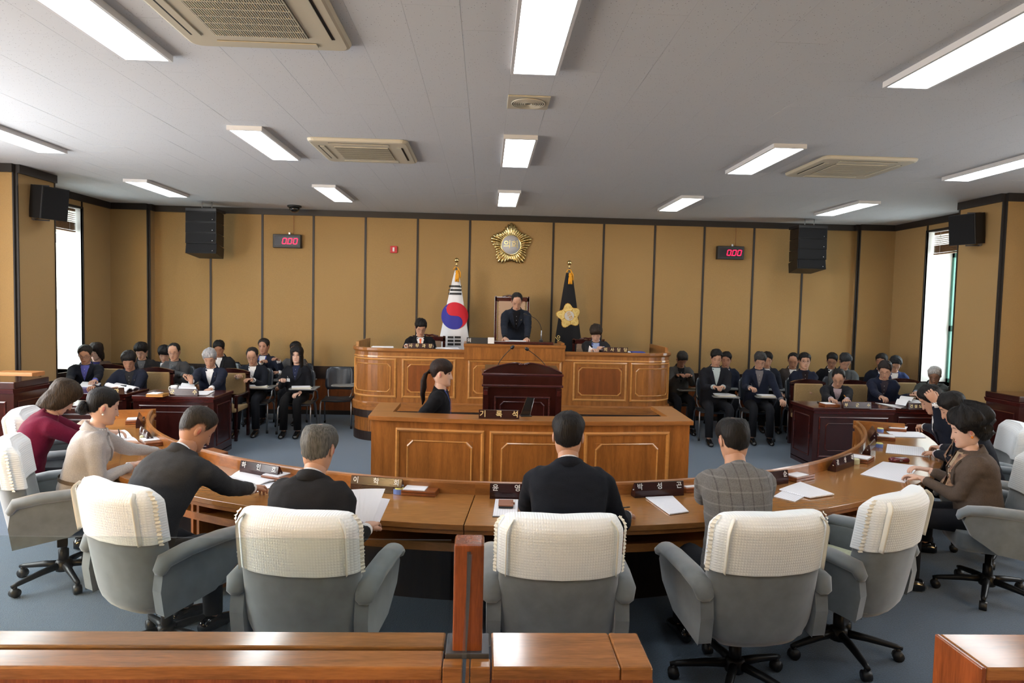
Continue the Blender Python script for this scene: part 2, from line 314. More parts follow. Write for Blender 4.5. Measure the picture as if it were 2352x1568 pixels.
# narrow windows: green frames with panes
for k, (X, s, y0, y1, z0) in enumerate(((XL, -1, 9.95, 10.83, .82), (XR, 1, 9.90, 10.83, .88))):
    xf = X+s*.42; a, b = sorted((xf, xf+s*.06)); f = MB()
    for (p, q, r, t) in ((y0, y0+.05, z0, 3.33), (y1-.05, y1, z0, 3.33), (y0, y1, z0, z0+.06), (y0, y1, 3.27, 3.33), (y0, y1, 1.72, 1.81), (y0, y1, 2.93, 3.0)):
        f.box(a, b, p, q, r, t)
    wn = struct('window_%d' % (k+1), f, 'green_frame')
    for zz in ((z0+.06, 1.72), (1.81, 2.93), (3.0, 3.27)):
        MB().box(xf+s*.03-.003, xf+s*.03+.003, y0+.05, y1-.05, zz[0], zz[1]).build('pane', 'glass', wn)
    MB().box(min(X-s*.02, X+s*.42), max(X-s*.02, X+s*.42), y0-.01, y1+.01, z0-.02, z0).build('window_sill', 'white', wn)
    fr_ = MB()
    for (p, q, r, t) in ((y0-.03, y0, z0, 3.36), (y1, y1+.03, z0, 3.36), (y0-.03, y1+.03, 3.33, 3.36)): fr_.box(min(X, X-s*.03), max(X, X-s*.03), p, q, r, t)
    fr_.build('window_trim', 'strip', wn)
    bl = thing('window_blind', ('dark' if k else 'brown')+' wooden slat blind pulled up at the top of the narrow '+('right' if k else 'left')+' window', 'blind', (X+s*.08, (y0+y1)/2, 3.32))
    MB().box(-.02, .02, -.41, .41, -.04, 0).build('head_rail', 'blind', bl)
    for i in range(5):
        MB().box(-.025, .025, -.40, .40, -.075-.030*i, -.071-.030*i, mtx=Matrix.Rotation(0, 4, 'Y')).build('slat', 'blind', bl)
    for i in range(11):
        MB().box(-.027, .027, -.40, .40, -.222-.0105*i, -.215-.0105*i).build('slat', 'blind', bl)
    MB().box(-.028, .028, -.40, .40, -.36, -.34).build('bottom_rail', 'blind', bl)
    for yy in (-.25, .25): MB().tube([(-s*.027, yy, 0), (-s*.03, yy, -.35)], .003, 6).build('ladder_cord', 'offwhite', bl)
# ------------------------------------------------------------------ ceiling lamps
LX = {'C': .285, 'L': -2.215, 'R': 2.80, 'LL': -4.70, 'RR': 5.29}
names = {'C': 'centre', 'L': 'inner left', 'R': 'inner right', 'LL': 'outer left', 'RR': 'outer right'}
rows = [(.2, 1.44, 'row behind the camera'), (3.27, 4.51, 'front row'), (6.27, 7.51, 'middle row'), (9.25, 10.49, 'back row')]
proto = None
for c, x in LX.items():
    for y0, y1, rn in rows:
        lb = 'long white ceiling light, %s column, %s' % (names[c], rn)
        if proto is None:
            proto = thing('ceiling_light', lb, 'ceiling light', (x, y0, CEIL), 0, 'ceiling lights')
            f = MB(); f.box(-.157, -.1365, -.02, 1.26, -.04, 0); f.box(.1365, .157, -.02, 1.26, -.04, 0); f.box(-.1365, .1365, -.02, .0, -.04, 0); f.box(-.1365, .1365, 1.24, 1.26, -.04, 0)
            f.build('frame', 'white_metal', proto); MB().box(-.1365, .1365, 0, 1.24, -.034, -.01).build('diffuser', 'glow', proto)
        else: dup(proto, (x, y0, CEIL), 0, lb)
# ------------------------------------------------------------------ cassette air conditioners
def rrect(w, h, r, n=5):
    P = []
    for cx, cy, a0 in ((w-r, h-r, 0), (-w+r, h-r, 90), (-w+r, -h+r, 180), (w-r, -h+r, 270)):
        P += [(cx+r*cos(radians(a0+90*i/n)), cy+r*sin(radians(a0+90*i/n))) for i in range(n+1)]
    return P
def cassette(x, y, label):
    t = thing('ceiling_air_conditioner', label, 'air conditioner', (x, y, CEIL), 0, 'ceiling air conditioners')
    b = MB(); b.rings([[V((px, py, z)) for px, py in rrect(w, w, r)] for w, r, z in ((.485, .07, 0), (.485, .07, -.012), (.475, .065, -.03), (.46, .06, -.036))][::-1], smooth=False)
    b.build('housing', 'cream', t, .004)
    g1 = MB(); 
    for i in range(40): g1.box(-.26+.0133*i, -.254+.0133*i, -.27, .27, -.044, -.036)
    for i in range(7): g1.box(-.265, .265, -.27+.09*i-.004, -.27+.09*i+.004, -.0445, -.038)
    MB().box(-.27, .27, -.275, .275, -.038, -.0355).build('intake', 'cream_dark', t)
    o = g1.build('grille', 'cream', t); o['kind'] = 'stuff'
    for s in (-1, 1):
        MB().box(s*.385-.03, s*.385+.03, -.29, .29, -.0375, -.030).build('outlet_slot', 'black_gap', t)
        MB().box(s*.375-.022, s*.375+.022, -.29, .29, -.043, -.037, mtx=None).build('louver', 'cream', t)
        MB().box(-.29, .29, s*.385-.03, s*.385+.03, -.0375, -.030).build('outlet_slot', 'black_gap', t)
        MB().box(-.29, .29, s*.380-.024, s*.380+.024, -.043, -.037).build('louver', 'cream', t)
    return t
cassette(-1.33, 3.77, 'large cream ceiling air conditioner with a ribbed grille, nearest of its kind')
cassette(-1.27, 7.06, 'cream ceiling air conditioner left of the centre lights, farther one')
cassette(3.82, 7.12, 'cream ceiling air conditioner on the right side of the ceiling')
cassette(4.02, 3.95, 'cream ceiling air conditioner cut off by the right picture edge')
t = thing('air_diffuser', 'square cream ceiling vent with round rings, between the centre lights', 'vent', (.29, 5.24, CEIL))
MB().box(-.16, .16, -.16, .16, -.012, 0).build('plate', 'cream', t, .004)
for i in range(7): 
    r = .13-.016*i; MB().lathe([(r, -.012), (r, -.019), (r-.007, -.021), (r-.008, -.012)], n=28, cap=False).build('ring', 'cream', t)
MB().lathe([(.136, -.0135), (.136, -.012)], n=28).build('opening', 'cream_dark', t)
# ------------------------------------------------------------------ hung loudspeaker arrays, monitors, dome camera
def array(x, y, s, label):
    t = thing('line_array_speaker', label, 'loudspeaker', (x, y, CEIL), s*radians(-3), 'hung loudspeaker columns')
    z = -.17; tilt = 0; yy = 0
    MB().box(-.25, .25, -.17, .17, -.17, -.12).build('mounting_bar', 'black', t, .004)
    for xx in (-.06, .1): MB().tube([(xx, 0, -.13), (xx, 0, 0)], .008, 6).build('hanger', 'steel', t)
    for k in range(4):
        tilt = radians((0, 1.5, 4, 9)[k]); Mx = T(0, yy, z) @ Matrix.Rotation(-tilt, 4, 'X')
        c = MB().prism([(-.25, -.17), (.25, -.17), (.20, .22), (-.20, .22)], -.172, -.004, mtx=Mx).build('speaker_cabinet', 'black_plastic', t, .006)
        MB().box(-.235, .235, -.176, -.169, -.16, -.016, mtx=Mx).build('grille', 'grille', c)
        MB().lathe([(.008, 0), (.008, .004)], n=8, mtx=Mx @ T(.19, -.177, -.13) @ Matrix.Rotation(pi/2, 4, 'X')).build('badge', 'chrome', c)
        z -= .176*cos(tilt); yy += .176*sin(tilt)*.9
array(-4.58, 11.2, 1, 'black hung loudspeaker column near the left end of the back wall')
array(5.38, 11.2, -1, 'black hung loudspeaker column near the right end of the back wall')
def monitor(xw, y, z, s, label):
    t = thing('wall_speaker', label, 'loudspeaker', (xw, y, z), 0, 'speakers on the wall pillars')
    Mx = T(s*.17, .05, 0) @ rotz(s*radians(-22)) @ Matrix.Rotation(s*radians(7), 4, 'Y')
    MB().prism([(-.11, -.18), (.11, -.18), (.11, .17), (-.11, .17)] , -.20, .20, mtx=Mx).build('cabinet', 'black_plastic', t, .01)
    MB().box(s*.11-.008, s*.11+.008, -.17, .16, -.19, .19, mtx=Mx).build('grille', 'grille', t)
    MB().box(min(0, s*.02), max(0, s*.02), -.03, .03, -.22, .22).build('wall_plate', 'steel', t)
    for zz in (-.215, .215): MB().tube([(0, 0, zz), (s*.17, .05, zz)], .009, 6).build('bracket_arm', 'dark_steel', t)
    MB().tube([(0, .0, .02), (s*.05, .02, .06), (s*.08, .05, .02), (s*.12, .06, .05)], .006, 6).build('cable', 'black', t)
monitor(PLX+.02, 8.72, 3.13, 1, 'black speaker bracketed to the left wall pillar')
monitor(PRX-.02, 8.74, 3.13, -1, 'black speaker bracketed to the right wall pillar')
t = thing('dome_camera', 'small black dome security camera on the ceiling above the left timer', 'camera', (-3.20, 11.35, CEIL))
MB().lathe([(.105, -.03), (.115, -.02), (.115, 0)], n=20).build('ring', 'black', t); MB().lathe([(.01, -.115), (.05, -.105), (.078, -.075), (.088, -.03)], n=20).build('dome', 'black_gloss', t)
# ------------------------------------------------------------------ timers
SEG = {'a': (0, 1, 1, 0), 'b': (1, 1, 0, 1), 'c': (1, 0, 0, 1), 'd': (0, -1, 1, 0), 'e': (-1, 0, 0, 1), 'f': (-1, 1, 0, 1)}
def timer(x, z, side_, label):
    t = thing('timer_display', label, 'timer', (x, D-.02, z), 0, 'red digital timers')
    MB().box(-.235, .235, -.10, 0, -.115, .115).build('case', 'black', t, .008); MB().box(-.20, .20, -.103, -.099, -.075, .075).build('screen', 'screen', t)
    for k in range(3):
        cx = -.035+.092*k; d = MB(); sh = .18
        def seg(x0, z0, x1, z1):
            w = .0065; d.add([(cx+a+sh*b, -.106, b) for a, b in ((x0-w if x0 == x1 else x0, z0 if x0 == x1 else z0-w), (x1+w if x0 == x1 else x1, z0 if x0 == x1 else z0-w), (x1+w if x0 == x1 else x1, z1 if x0 == x1 else z1+w), (x0-w if x0 == x1 else x0, z1 if x0 == x1 else z1+w))], [(0, 1, 2, 3)])
        seg(-.024, .046, .024, .046); seg(-.024, -.046, .024, -.046)
        for xx in (-.03, .03): seg(xx, .004, xx, .044); seg(xx, -.044, xx, -.004)
        d.build('digit', 'led', t)
    MB().box(.004, .013, -.107, -.103, -.053, -.044).build('decimal_point', 'led', t)
    MB().box(.02, .05, -.06, -.03, .115, .15).build('bracket', 'steel', t); MB().tube([(.10*1, -.03, .115), (.10, -.03, CEIL-z-.1)], .004, 6).build('cable', 'cable', t)
timer(-3.43, 2.99, 0, 'red digital timer reading 0.00 at the left of the back wall')
timer(4.27, 2.99, 0, 'red digital timer reading 0.00 at the right of the back wall')
t = thing('fire_alarm', 'small red fire alarm beacon on the back wall', 'fire alarm', (-1.62, D-.018, 2.90))
MB().box(-.06, .06, -.035, 0, -.06, .06).build('housing', 'red', t, .008); MB().box(-.016, .016, -.05, -.034, -.035, .035).build('lens', 'white', t, .006)
# ------------------------------------------------------------------ gold council emblem
t = thing('wall_emblem', 'gold scalloped flower emblem with Korean lettering high on the back wall', 'emblem', (.41, D-.02, 3.03))
def hill(a):   # five-lobed outline radius
    k = (a-pi/2)/(2*pi/5); k -= round(k); return .312+.042*cos(k*2*pi)
for i in range(40):
    a = pi/2+2*pi*i/40; r = hill(a); big = i % 8 == 0
    w = .031 if big else .0205
    pts = []; rad = []
    for q in range(7):
        s = q/6; pts.append((cos(a)*(.15+(r-.15)*s), -.018-.03*sin(pi*(.15+.75*s)), sin(a)*(.15+(r-.15)*s))); rad.append(w*(.42+.58*s))
    pts.append((cos(a)*(r+w*.55), -.026, sin(a)*(r+w*.55))); rad.append(w*.72); pts.append((cos(a)*(r+w*.85), -.024, sin(a)*(r+w*.85))); rad.append(w*.2)
    pass
    MB().tube(pts, rad, 8).build('petal_ridge', 'gold', t)
MB().prism([(cos(2*pi*i/60)*(hill(2*pi*i/60)*.93), sin(2*pi*i/60)*(hill(2*pi*i/60)*.93)) for i in range(60)], 0, .02, mtx=FACE.inverted().transposed() if False else FACE).build('back_plate', 'gold', t)
Mx = FACE
MB().lathe([(.182, 0), (.182, .055), (.168, .060), (.160, .055)], n=40, mtx=Mx, cap=False).build('rim', 'gold', t); MB().lathe([(.163, .02), (.163, .056)], n=40, mtx=Mx).build('disc', 'silver_disc', t)
text('의회', .145, 'gold', T(0, -.058, 0) @ FACE, t, .004)
# ------------------------------------------------------------------ panelled joinery along a path
class Path:
    """polyline/arc path in plan; P(s, z, d): s along it, d outwards (to the right-hand side of travel)"""
    def __init__(s, pts):
        s.p = [V((x, y)) for x, y in pts]; s.c = [0]
        for a, b in zip(s.p, s.p[1:]): s.c.append(s.c[-1]+(b-a).length)
        s.L = s.c[-1]; n = []
        for i in range(len(s.p)):
            a = s.p[max(i-1, 0)]; b = s.p[min(i+1, len(s.p)-1)]; t = (b-a).normalized(); n.append(V((t.y, -t.x)))
        s.n = n
    def P(s, q, z, d=0):
        q = min(max(q, 0), s.L-1e-6); i = 0
        while i < len(s.c)-2 and s.c[i+1] <= q: i += 1
        f = (q-s.c[i])/(s.c[i+1]-s.c[i]); p = s.p[i].lerp(s.p[i+1], f); n = s.n[i].lerp(s.n[i+1], f)
        return V((p.x+n.x*d, p.y+n.y*d, z))
    def band(s, mb, s0, s1, z0, z1, d0, d1, mi=0):
        st = sorted({s0, s1} | {c for c in s.c if s0 < c < s1}); R = [[s.P(q, z0, d0), s.P(q, z0, d1), s.P(q, z1, d1), s.P(q, z1, d0)] for q in st]
        return mb.rings(R, mi, True, False)
    def prof(s, mb, s0, s1, prof, mi=0):
        st = sorted({s0, s1} | {c for c in s.c if s0 < c < s1}); return mb.rings([[s.P(q, z, d) for d, z in prof] for q in st], mi, True, False)
    def frame(s, mb, s0, s1, z0, z1, w, d, mi=0, notch=0, base=0):
        """a moulding ring; notch cuts the corners"""
        n = notch; out = [(s0, z0+n), (s0, z1-n), (s0+n, z1), (s1-n, z1), (s1, z1-n), (s1, z0+n), (s1-n, z0), (s0+n, z0)] if n else [(s0, z0), (s0, z1), (s1, z1), (s1, z0)]
        cx, cz = (s0+s1)/2, (z0+z1)/2; hx, hz = (s1-s0)/2, (z1-z0)/2
        inn = [(cx+(q-cx)*(hx-w)/hx, cz+(z-cz)*(hz-w)/hz) for q, z in out]; mid = [((a[0]+b[0])/2, (a[1]+b[1])/2) for a, b in zip(out, inn)]
        K = len(out)
        for i in range(K):
            j = (i+1) % K; qs = [0, 1]
            if abs(out[i][0]-out[j][0]) > .1:
                cs = sorted(c for c in s.c if min(out[i][0], out[j][0])+.01 < c < max(out[i][0], out[j][0])-.01); qs = sorted([0, 1]+[(c-out[i][0])/(out[j][0]-out[i][0]) for c in cs])
            R = []
            for f in qs:
                L = lambda A: (A[i][0]+(A[j][0]-A[i][0])*f, A[i][1]+(A[j][1]-A[i][1])*f)
                o, m, n_ = L(out), L(mid), L(inn)
                R.append([s.P(o[0], o[1], base), s.P(o[0], o[1], base+d*.6), s.P(m[0], m[1], base+d), s.P(n_[0], n_[1], base+d*.45), s.P(n_[0], n_[1], base)])
            mb.rings(R, mi, True, False)
        return mb
def arc(cx, cy, r, a0, a1, n): return [(cx+r*cos(radians(a0+(a1-a0)*i/n)), cy+r*sin(radians(a0+(a1-a0)*i/n))) for i in range(n+1)]
def panel(path, par, s0, s1, z0, z1, m1='oak_light', m2='oak', m3='oak_red', inset=.075, notch=.045, names=('panel_moulding', 'raised_panel')):
    o = path.frame(MB(), s0, s1, z0, z1, .03, .018).build(names[0], m1, par)
    a = inset; path.band(MB(), s0+a, s1-a, z0+a, z1-a, -.01, .006).build(names[1], m3, par)
    path.frame(MB(), s0+a, s1-a, z0+a, z1-a, .016, .014, notch=notch).build('inner_moulding', m1, par)
# ------------------------------------------------------------------ chairman's dais
YD = 9.6; t = thing('dais_bench', 'long raised oak bench with rounded ends and framed panels below the emblem', 'bench', (0, 0, 0))
xl, xr, rr = -1.93, 2.77, .48
dp = Path([(xl, 11.0)]+[(xl, YD+rr)]+arc(xl+rr, YD+rr, rr, 180, 270, 10)[1:]+arc(xr-rr, YD+rr, rr, 270, 360, 10)+[(xr, 11.0)])
qa = dp.c[1]; ql = dp.c[11]; qr = dp.c[12]; L = dp.L    # ql: start of straight front
front = qr-ql; Z0, ZT = .0, 1.335
body = MB(); dp.band(body, 0, L, .44, 1.30, -.06, 0); body.build('front_board', 'oak', t)
dp.band(MB(), 0, L, 0, .13, -.06, .01).build('plinth', 'wenge', t); dp.band(MB(), 0, L, .33, .44, -.06, .02).build('dark_band', 'wenge', t)
sl = MB(); q = 0
while q < L-.03:
    dp.band(sl, q, min(q+.026, L), .13, .33, -.05, -.005); q += .033
o = sl.build('fluted_base', 'oak', t); o['kind'] = 'stuff'
dp.band(MB(), 0, L, .13, .33, -.07, -.03).build('base_backing', 'wenge', t)
dp.prof(MB(), 0, L, [(-.02, .44), (.03, .44), (.03, .54), (.012, .56), (-.02, .56)]).build('lower_rail', 'oak_h', t)
dp.prof(MB(), 0, L, [(-.06, 1.275), (.012, 1.275), (.03, 1.30), (.03, ZT), (-.06, ZT)]).build('top_moulding', 'oak_h', t)
dp.prof(MB(), 0, L, [(-.02, 1.205), (.015, 1.205), (.012, 1.225), (-.02, 1.225)]).build('upper_bead', 'oak_light', t)
# counter surface behind the front board
MB().prism([(xl+.05, 10.3), (xl+.05, YD+rr)]+arc(xl+rr, YD+rr, rr-.05, 180, 270, 8)[1:]+arc(xr-rr, YD+rr, rr-.05, 270, 360, 8)+[(xr-.05, 10.3), (1.4, 10.12), (-.6, 10.12)], 1.24, 1.285).build('counter_top', 'oak_h', t)
for x in (xl+.02, xr-.06): MB().box(x, x+.04, 10.02, 11.0, .44, 1.40).build('end_board', 'oak', t)
sx = lambda x: ql+(x-(xl+rr))
panel(dp, t, qa+.16, ql+.19, .63, 1.19, m3='oak')
panel(dp, t, qr-.19, qr+.55, .63, 1.19, m3='oak')
for x0, x1, m3 in ((-1.18, -.42, 'oak_red'), (-.24, 1.10, 'oak'), (1.27, 2.05, 'oak_red')): panel(dp, t, sx(x0), sx(x1), .63, 1.19, m3=m3)
# raised centre
cp = Path([(-.30, 10.2), (-.30, YD-.045), (1.14, YD-.045), (1.14, 10.2)])
MB().prism([(-.30, YD-.045), (1.14, YD-.045), (1.14, 10.2), (-.30, 10.2)], 1.20, 1.40).build('centre_riser', 'oak', t)
cp.prof(MB(), 0, cp.L, [(-.03, 1.375), (.008, 1.375), (.018, 1.40), (.018, 1.425), (-.03, 1.425)]).build('centre_top_moulding', 'oak_h', t)
MB().box(-.28, 1.12, YD-.03, 10.2, 1.40, 1.42).build('centre_top', 'oak_h', t)
MB().box(1.09, 1.14, YD+.05, 10.2, 1.42, 1.455).build('centre_end_lip', 'oak', t)
MB().box(-.02, .98, YD+.03, YD+.42, 1.425, 1.462).build('writing_board', 'mahogany_l', t, .004)
pf = struct('floor_platform', MB().box(-1.38, 2.22, YD+.1, D-.03, 0, .45), 'carpet')
# ------------------------------------------------------------------ recorder's box
t = thing('recorder_box', 'oak panelled recorder desk box open at the back, in front of the dais', 'desk', (0, 0, 0))
bw = [(-1.0, 6.62), (-1.0, 5.84)]; bf = [(-1.0+2.85*i/12, 5.84-.13*sin(pi*i/12)) for i in range(13)]; be = [(1.85, 6.68)]
bp = Path([(-.985, 6.60)]+[(x*.985+.006, y+.02) for x, y in bf]+[(1.828, 6.66)]); Lb = bp.L; s0 = bp.c[1]; s1 = bp.c[-2]
bp.band(MB(), 0, s0, 0, .965, -.04, 0).build('side_board', 'oak', t); bp.band(MB(), s0, s1, 0, .965, -.04, 0).build('front_board', 'oak', t); bp.band(MB(), s1, Lb, 0, .965, -.04, 0).build('side_board', 'oak', t)
top = MB(); outer = [(-1.03, 6.62)]+[(x, y-.02) for x, y in bf]+[(1.89, 6.68)]
inn = [(1.68, 6.68), (1.68, 6.06)]+[(1.68-2.50*i/10, 6.06-.10*sin(pi*i/10)) for i in range(1, 11)]+[(-.82, 6.62)]
def ringtop(z0, z1):
    A = outer; B = inn[::-1]; n = 24
    def rs(P, k):
        pa = Path(P); return [pa.P(pa.L*i/k, 0) for i in range(k+1)]
    a = [V((x, y, 0)) for x, y in [outer[0]]+outer[1:14]+[outer[14]]]; b = [V((-.82, 6.62, 0)), V((-.82, 6.06, 0))]+[V((x, y, 0)) for x, y in inn[2:-2][::-1]]+[V((1.68, 6.06, 0)), V((1.68, 6.68, 0))]
    b = [b[0], b[1]]+[V((-.82+2.5*i/12, 6.06-.10*sin(pi*i/12), 0)) for i in range(1, 12)]+[b[-2], b[-1]]
    return [[V((p.x, p.y, z0)), V((p.x, p.y, z1)), V((q.x, q.y, z1)), V((q.x, q.y, z0))] for p, q in zip(a, b)]
top.rings(ringtop(.962, 1.0), 0, True, False).build('top', 'oak_h', t, .003)
w3 = (s1-s0); 
for a, b in ((.085, .345), (.375, .635), (.665, .925)): panel(bp, t, s0+w3*a-.02, s0+w3*b+.02, .06, .90, m3='oak', inset=.10, notch=.05)
MB().box(-.80, 1.66, 6.05, 6.45, .70, .72).build('inner_desk', 'wenge', t)
MB().box(-.95, 1.8, 6.6, 6.66, 0, .62).build('rear_board', 'wenge', t)
# ------------------------------------------------------------------ speaker's lectern
LY = 7.75; t = thing('lectern', 'dark mahogany lectern with arched carved top and two gooseneck microphones', 'lectern', (.44, LY, 0))
lp = Path([(-.46, .5), (-.46, 0), (.46, 0), (.46, .5)])
MB().box(-.455, .455, .01, .55, 0, 1.03).build('body', 'mahogany', t); 
MB().box(-.46, .46, -.015, .56, 1.05, 1.17).build('upper_box', 'mahogany', t, .004)
for z in (1.035, 1.165): lp.prof(MB(), 0, lp.L, [(-.02, z), (.02, z+.004), (.028, z+.018), (.02, z+.03), (-.02, z+.034)]).build('cornice_moulding', 'mahogany_l', t)
arch = [(-.455, 1.195), (.455, 1.195)]+[(.455-.91*i/24, 1.205+.115*sin(pi*i/24)**.8-(.02*math.exp(-((i-12)/1.2)**2))) for i in range(25)]
MB().prism(arch, 0, .035, mtx=T(0, .0, 0) @ FACE @ T(0, 0, -.03)).build('arched_crest', 'mahogany', t)
for i in range(24):
    pass
MB().tube([(x, -.012, z+.004) for x, z in arch[2:]], .009, 6).build('crest_moulding', 'mahogany_l', t)
for s in (-1, 1): MB().ball((.028*s, -.03, 1.305), (.028, .014, .013), 8, 6).build('carved_scroll', 'mahogany_l', t); 
for s in (-1, 1):
    MB().box(s*.425-.032, s*.425+.032, -.012, .01, 0, 1.03).build('pilaster', 'mahogany', t, .004); MB().box(s*.425-.024, s*.425+.024, -.018, -.012, .94, 1.0).build('carved_block', 'mahogany_l', t, .003)
lp2 = Path([(-.46, 0), (.46, 0)])
lp2.frame(MB(), .135, .785, .25, .93, .022, .014).build('panel_moulding', 'mahogany_l', t); lp2.frame(MB(), .20, .72, .30, .87, .012, .01, notch=.04).build('inner_moulding', 'mahogany_l', t)
MB().prism([(.0, 1.19), (.5, 1.25), (.5, 1.19)], -.44, .44, mtx=Matrix(((0, 0, 1, 0), (1, 0, 0, 0), (0, 1, 0, 0), (0, 0, 0, 1)))).build('slanted_top', 'mahogany_l', t)
def mic(par, p0, p1, p2, r=.02, nm='gooseneck'):
    P = [V(p0).lerp(V(p1), i/6).lerp(V(p1).lerp(V(p2), i/6), i/6) for i in range(7)]
    MB().tube(P, .0045, 6).build(nm, 'black', par); d = (V(p2)-P[-2]).normalized(); MB().tube([V(p2)-d*.015, V(p2)-d*.005, V(p2)+d*.015, V(p2)+d*.032, V(p2)+d*.038], [.008, r, r, r*.8, r*.3], 10).build('microphone_head', 'black', par)
for s, (x1, z1) in ((-1, (-.13, 1.44)), (1, (.10, 1.43))):
    m = thing('gooseneck_microphone', 'thin black gooseneck microphone on the lectern, '+('left' if s < 0 else 'right')+' one', 'microphone', (.44, LY, 0), 0, 'lectern microphones')
    mic(m, (s*.29, .22, 1.22), (s*.29+.02*s, .21, 1.30), (x1 if s < 0 else .055, .1, 1.485 if s < 0 else 1.47))
    MB().lathe([(.02, 1.20), (.02, 1.225), (.01, 1.235)], (s*.29, .22), 10).build('base', 'black', m)
m = thing('gooseneck_microphone', 'gooseneck microphone on the raised writing board beside the standing man', 'microphone', (0, 0, 0))
pA = atY(1243, 782, 9.95); MB().lathe([(.03, 1.463), (.028, 1.48), (.012, 1.49)], (pA.x, 9.95), 12).build('base', 'black', m)
MB().tube([(pA.x, 9.95, 1.48), (pA.x, 9.95, 1.62)], .009, 8).build('stem', 'steel', m); q = atY(1208, 722, 9.9); mic(m, (pA.x, 9.95, 1.6), (pA.x+.0, 9.95, 1.80), q, .012)
# ------------------------------------------------------------------ curved members' table
TC = V((.30, 8.40)); RI, RO = 4.0, 4.62; TZ = .72
def tp(th, r, z=TZ): a = radians(th); return V((TC.x+r*sin(a), TC.y-r*cos(a), z))     # th: degrees from the camera side, + to the right
def tang(th): return radians(th)                                                       # z rotation that turns local +y to the table centre
t = thing('curved_table', 'large horseshoe oak conference table with raised inner rim', 'table', (0, 0, 0))
def arcp(r, a, b): 
    n = max(2, int(abs(b-a)/3)); p_ = Path([tuple(tp(a+(b-a)*i/n, r)[:2]) for i in range(n+1)])
    for k, th in ((0, a), (-1, b)): p_.n[k] = V((sin(radians(th)), -cos(radians(th))))
    return p_
joints = [-72, -53, -29, -5, 18.8, 43, 72]
for a, b in zip(joints, joints[1:]):
    g_ = .03; P = arcp(RO, a+g_, b-g_)       # travelling to +theta: outward normal is away from centre
    P.band(MB(), 0, P.L, TZ-.034, TZ, -(RO-RI)-.0, 0).build('table_top', 'desk_oak', t, .003)
    P.band(MB(), 0, P.L, TZ-.06, TZ-.034, -.10, -.012).build('edge_board', 'oak_h', t)
    I = arcp(RI, a, b)
    I.prof(MB(), 0, I.L, [(0, TZ), (0, .79), (-.004, .802), (-.024, .806), (-.032, .796), (-.034, .765), (-.052, .752), (-.056, .738), (-.036, .725), (-.034, .60), (0, .60)]).build('rim_moulding', 'oak_light' if False else 'oak_h', t)
    I.band(MB(), 0, I.L, .0, .60, -.03, -.0).build('front_panel', 'oak', t); I.band(MB(), 0, I.L, .0, .68, .002, .012).build('back_panel', 'wenge', t)
    S = arcp(RO-.10, a, b); S.band(MB(), 0, S.L, .545, .565, -(RO-RI)+.12, 0).build('shelf', 'oak_h', t)
    S.band(MB(), 0, S.L, .525, .575, -.02, .004).build('shelf_edge', 'oak_h', t)
    n = max(1, round((b-a)/12)); w = (b-a)/n
    for k in range(n):
        I.frame(MB(), I.L*(k/n)+.05, I.L*((k+1)/n)-.05, .08, .55, .02, -.012, base=-.03).build('panel_moulding', 'oak_light', t)
    for th in (a+.35, b-.35, (a+b)/2):
        A = tp(th, RI+.03); B = tp(th, RO-.10); d = (B-A); d.z = 0; nn = V((-d.y, d.x, 0)).normalized()*.011
        MB().prism([(A+nn)[:2], (B+nn)[:2], (B-nn)[:2], (A-nn)[:2]], 0 if th != (a+b)/2 else .53, TZ-.035).build('support_board', 'oak', t)
for th in (-72, 72):
    A = tp(th, RI-.05); B = tp(th, RO-.17); d = (B-A); d.z = 0; nn = V((-d.y, d.x, 0)).normalized()*.02
    MB().prism([(A+nn)[:2], (B+nn)[:2], (B-nn)[:2], (A-nn)[:2]], TZ, .805).build('end_rim', 'oak_h', t, .003)
    B = tp(th, RO-.02); MB().prism([(A+nn)[:2], (B+nn)[:2], (B-nn)[:2], (A-nn)[:2]], 0, TZ-.036).build('end_board', 'oak', t)
# ------------------------------------------------------------------ officials' desks
def odesk(x0, x1, y, label, rz=0, dep=.62, group='officials\' desks'):
    w = (x1-x0)/2; t = thing('officials_desk', label, 'desk', ((x0+x1)/2, y, 0), rz, group)
    MB().box(-w-.015, w+.015, -.015, dep, .735, .775).build('desk_top', 'mahogany_l', t, .006)
    MB().box(-w, w, 0, .025, .05, .735).build('front_board', 'mahogany', t)
    fp = Path([(-w, 0), (w, 0)]); fp.frame(MB(), .07, 2*w-.07, .14, .66, .022, .012).build('panel_moulding', 'mahogany_l', t)
    fp.prof(MB(), 0, 2*w, [(0, .70), (.012, .70), (.018, .735), (0, .735)]).build('top_bead', 'mahogany_l', t)
    fp.frame(MB(), .16, 2*w-.16, .22, .58, .012, .007, notch=.03).build('inner_moulding', 'mahogany_l', t)
    for s in (-1, 1):
        MB().box(s*w-.012*(1+s), s*w+.012*(1-s), .025, dep-.03, .05, .735).build('side_board', 'mahogany', t)
        sp = Path([(s*w, .03), (s*w, dep-.03)] if s > 0 else [(s*w, dep-.03), (s*w, .03)]); sp.frame(MB(), .06, dep-.12, .14, .66, .016, .010).build('side_moulding', 'mahogany_l', t)
        MB().box(s*w-.03*(1+s)-.004*0, s*w+.03*(1-s), -.006, dep-.03, 0, .06).build('foot', 'mahogany', t)
    MB().box(-w, w, -.006, .03, 0, .05).build('skirting', 'mahogany', t)
    return t
yL = 8.37
odesk(-4.30, -3.33, yL, 'glossy dark red official desk at left nearest the dais with a mug on it')
odesk(-5.66, -4.45, yL+.12, 'dark red official desk at left under an open booklet, second from the dais', 0, .55)
odesk(4.18, 5.22, yL-.05, 'dark red official desk at right nearest the dais')
odesk(5.27, 6.50, yL+.05, 'dark red official desk at right with spread papers, second from the dais')
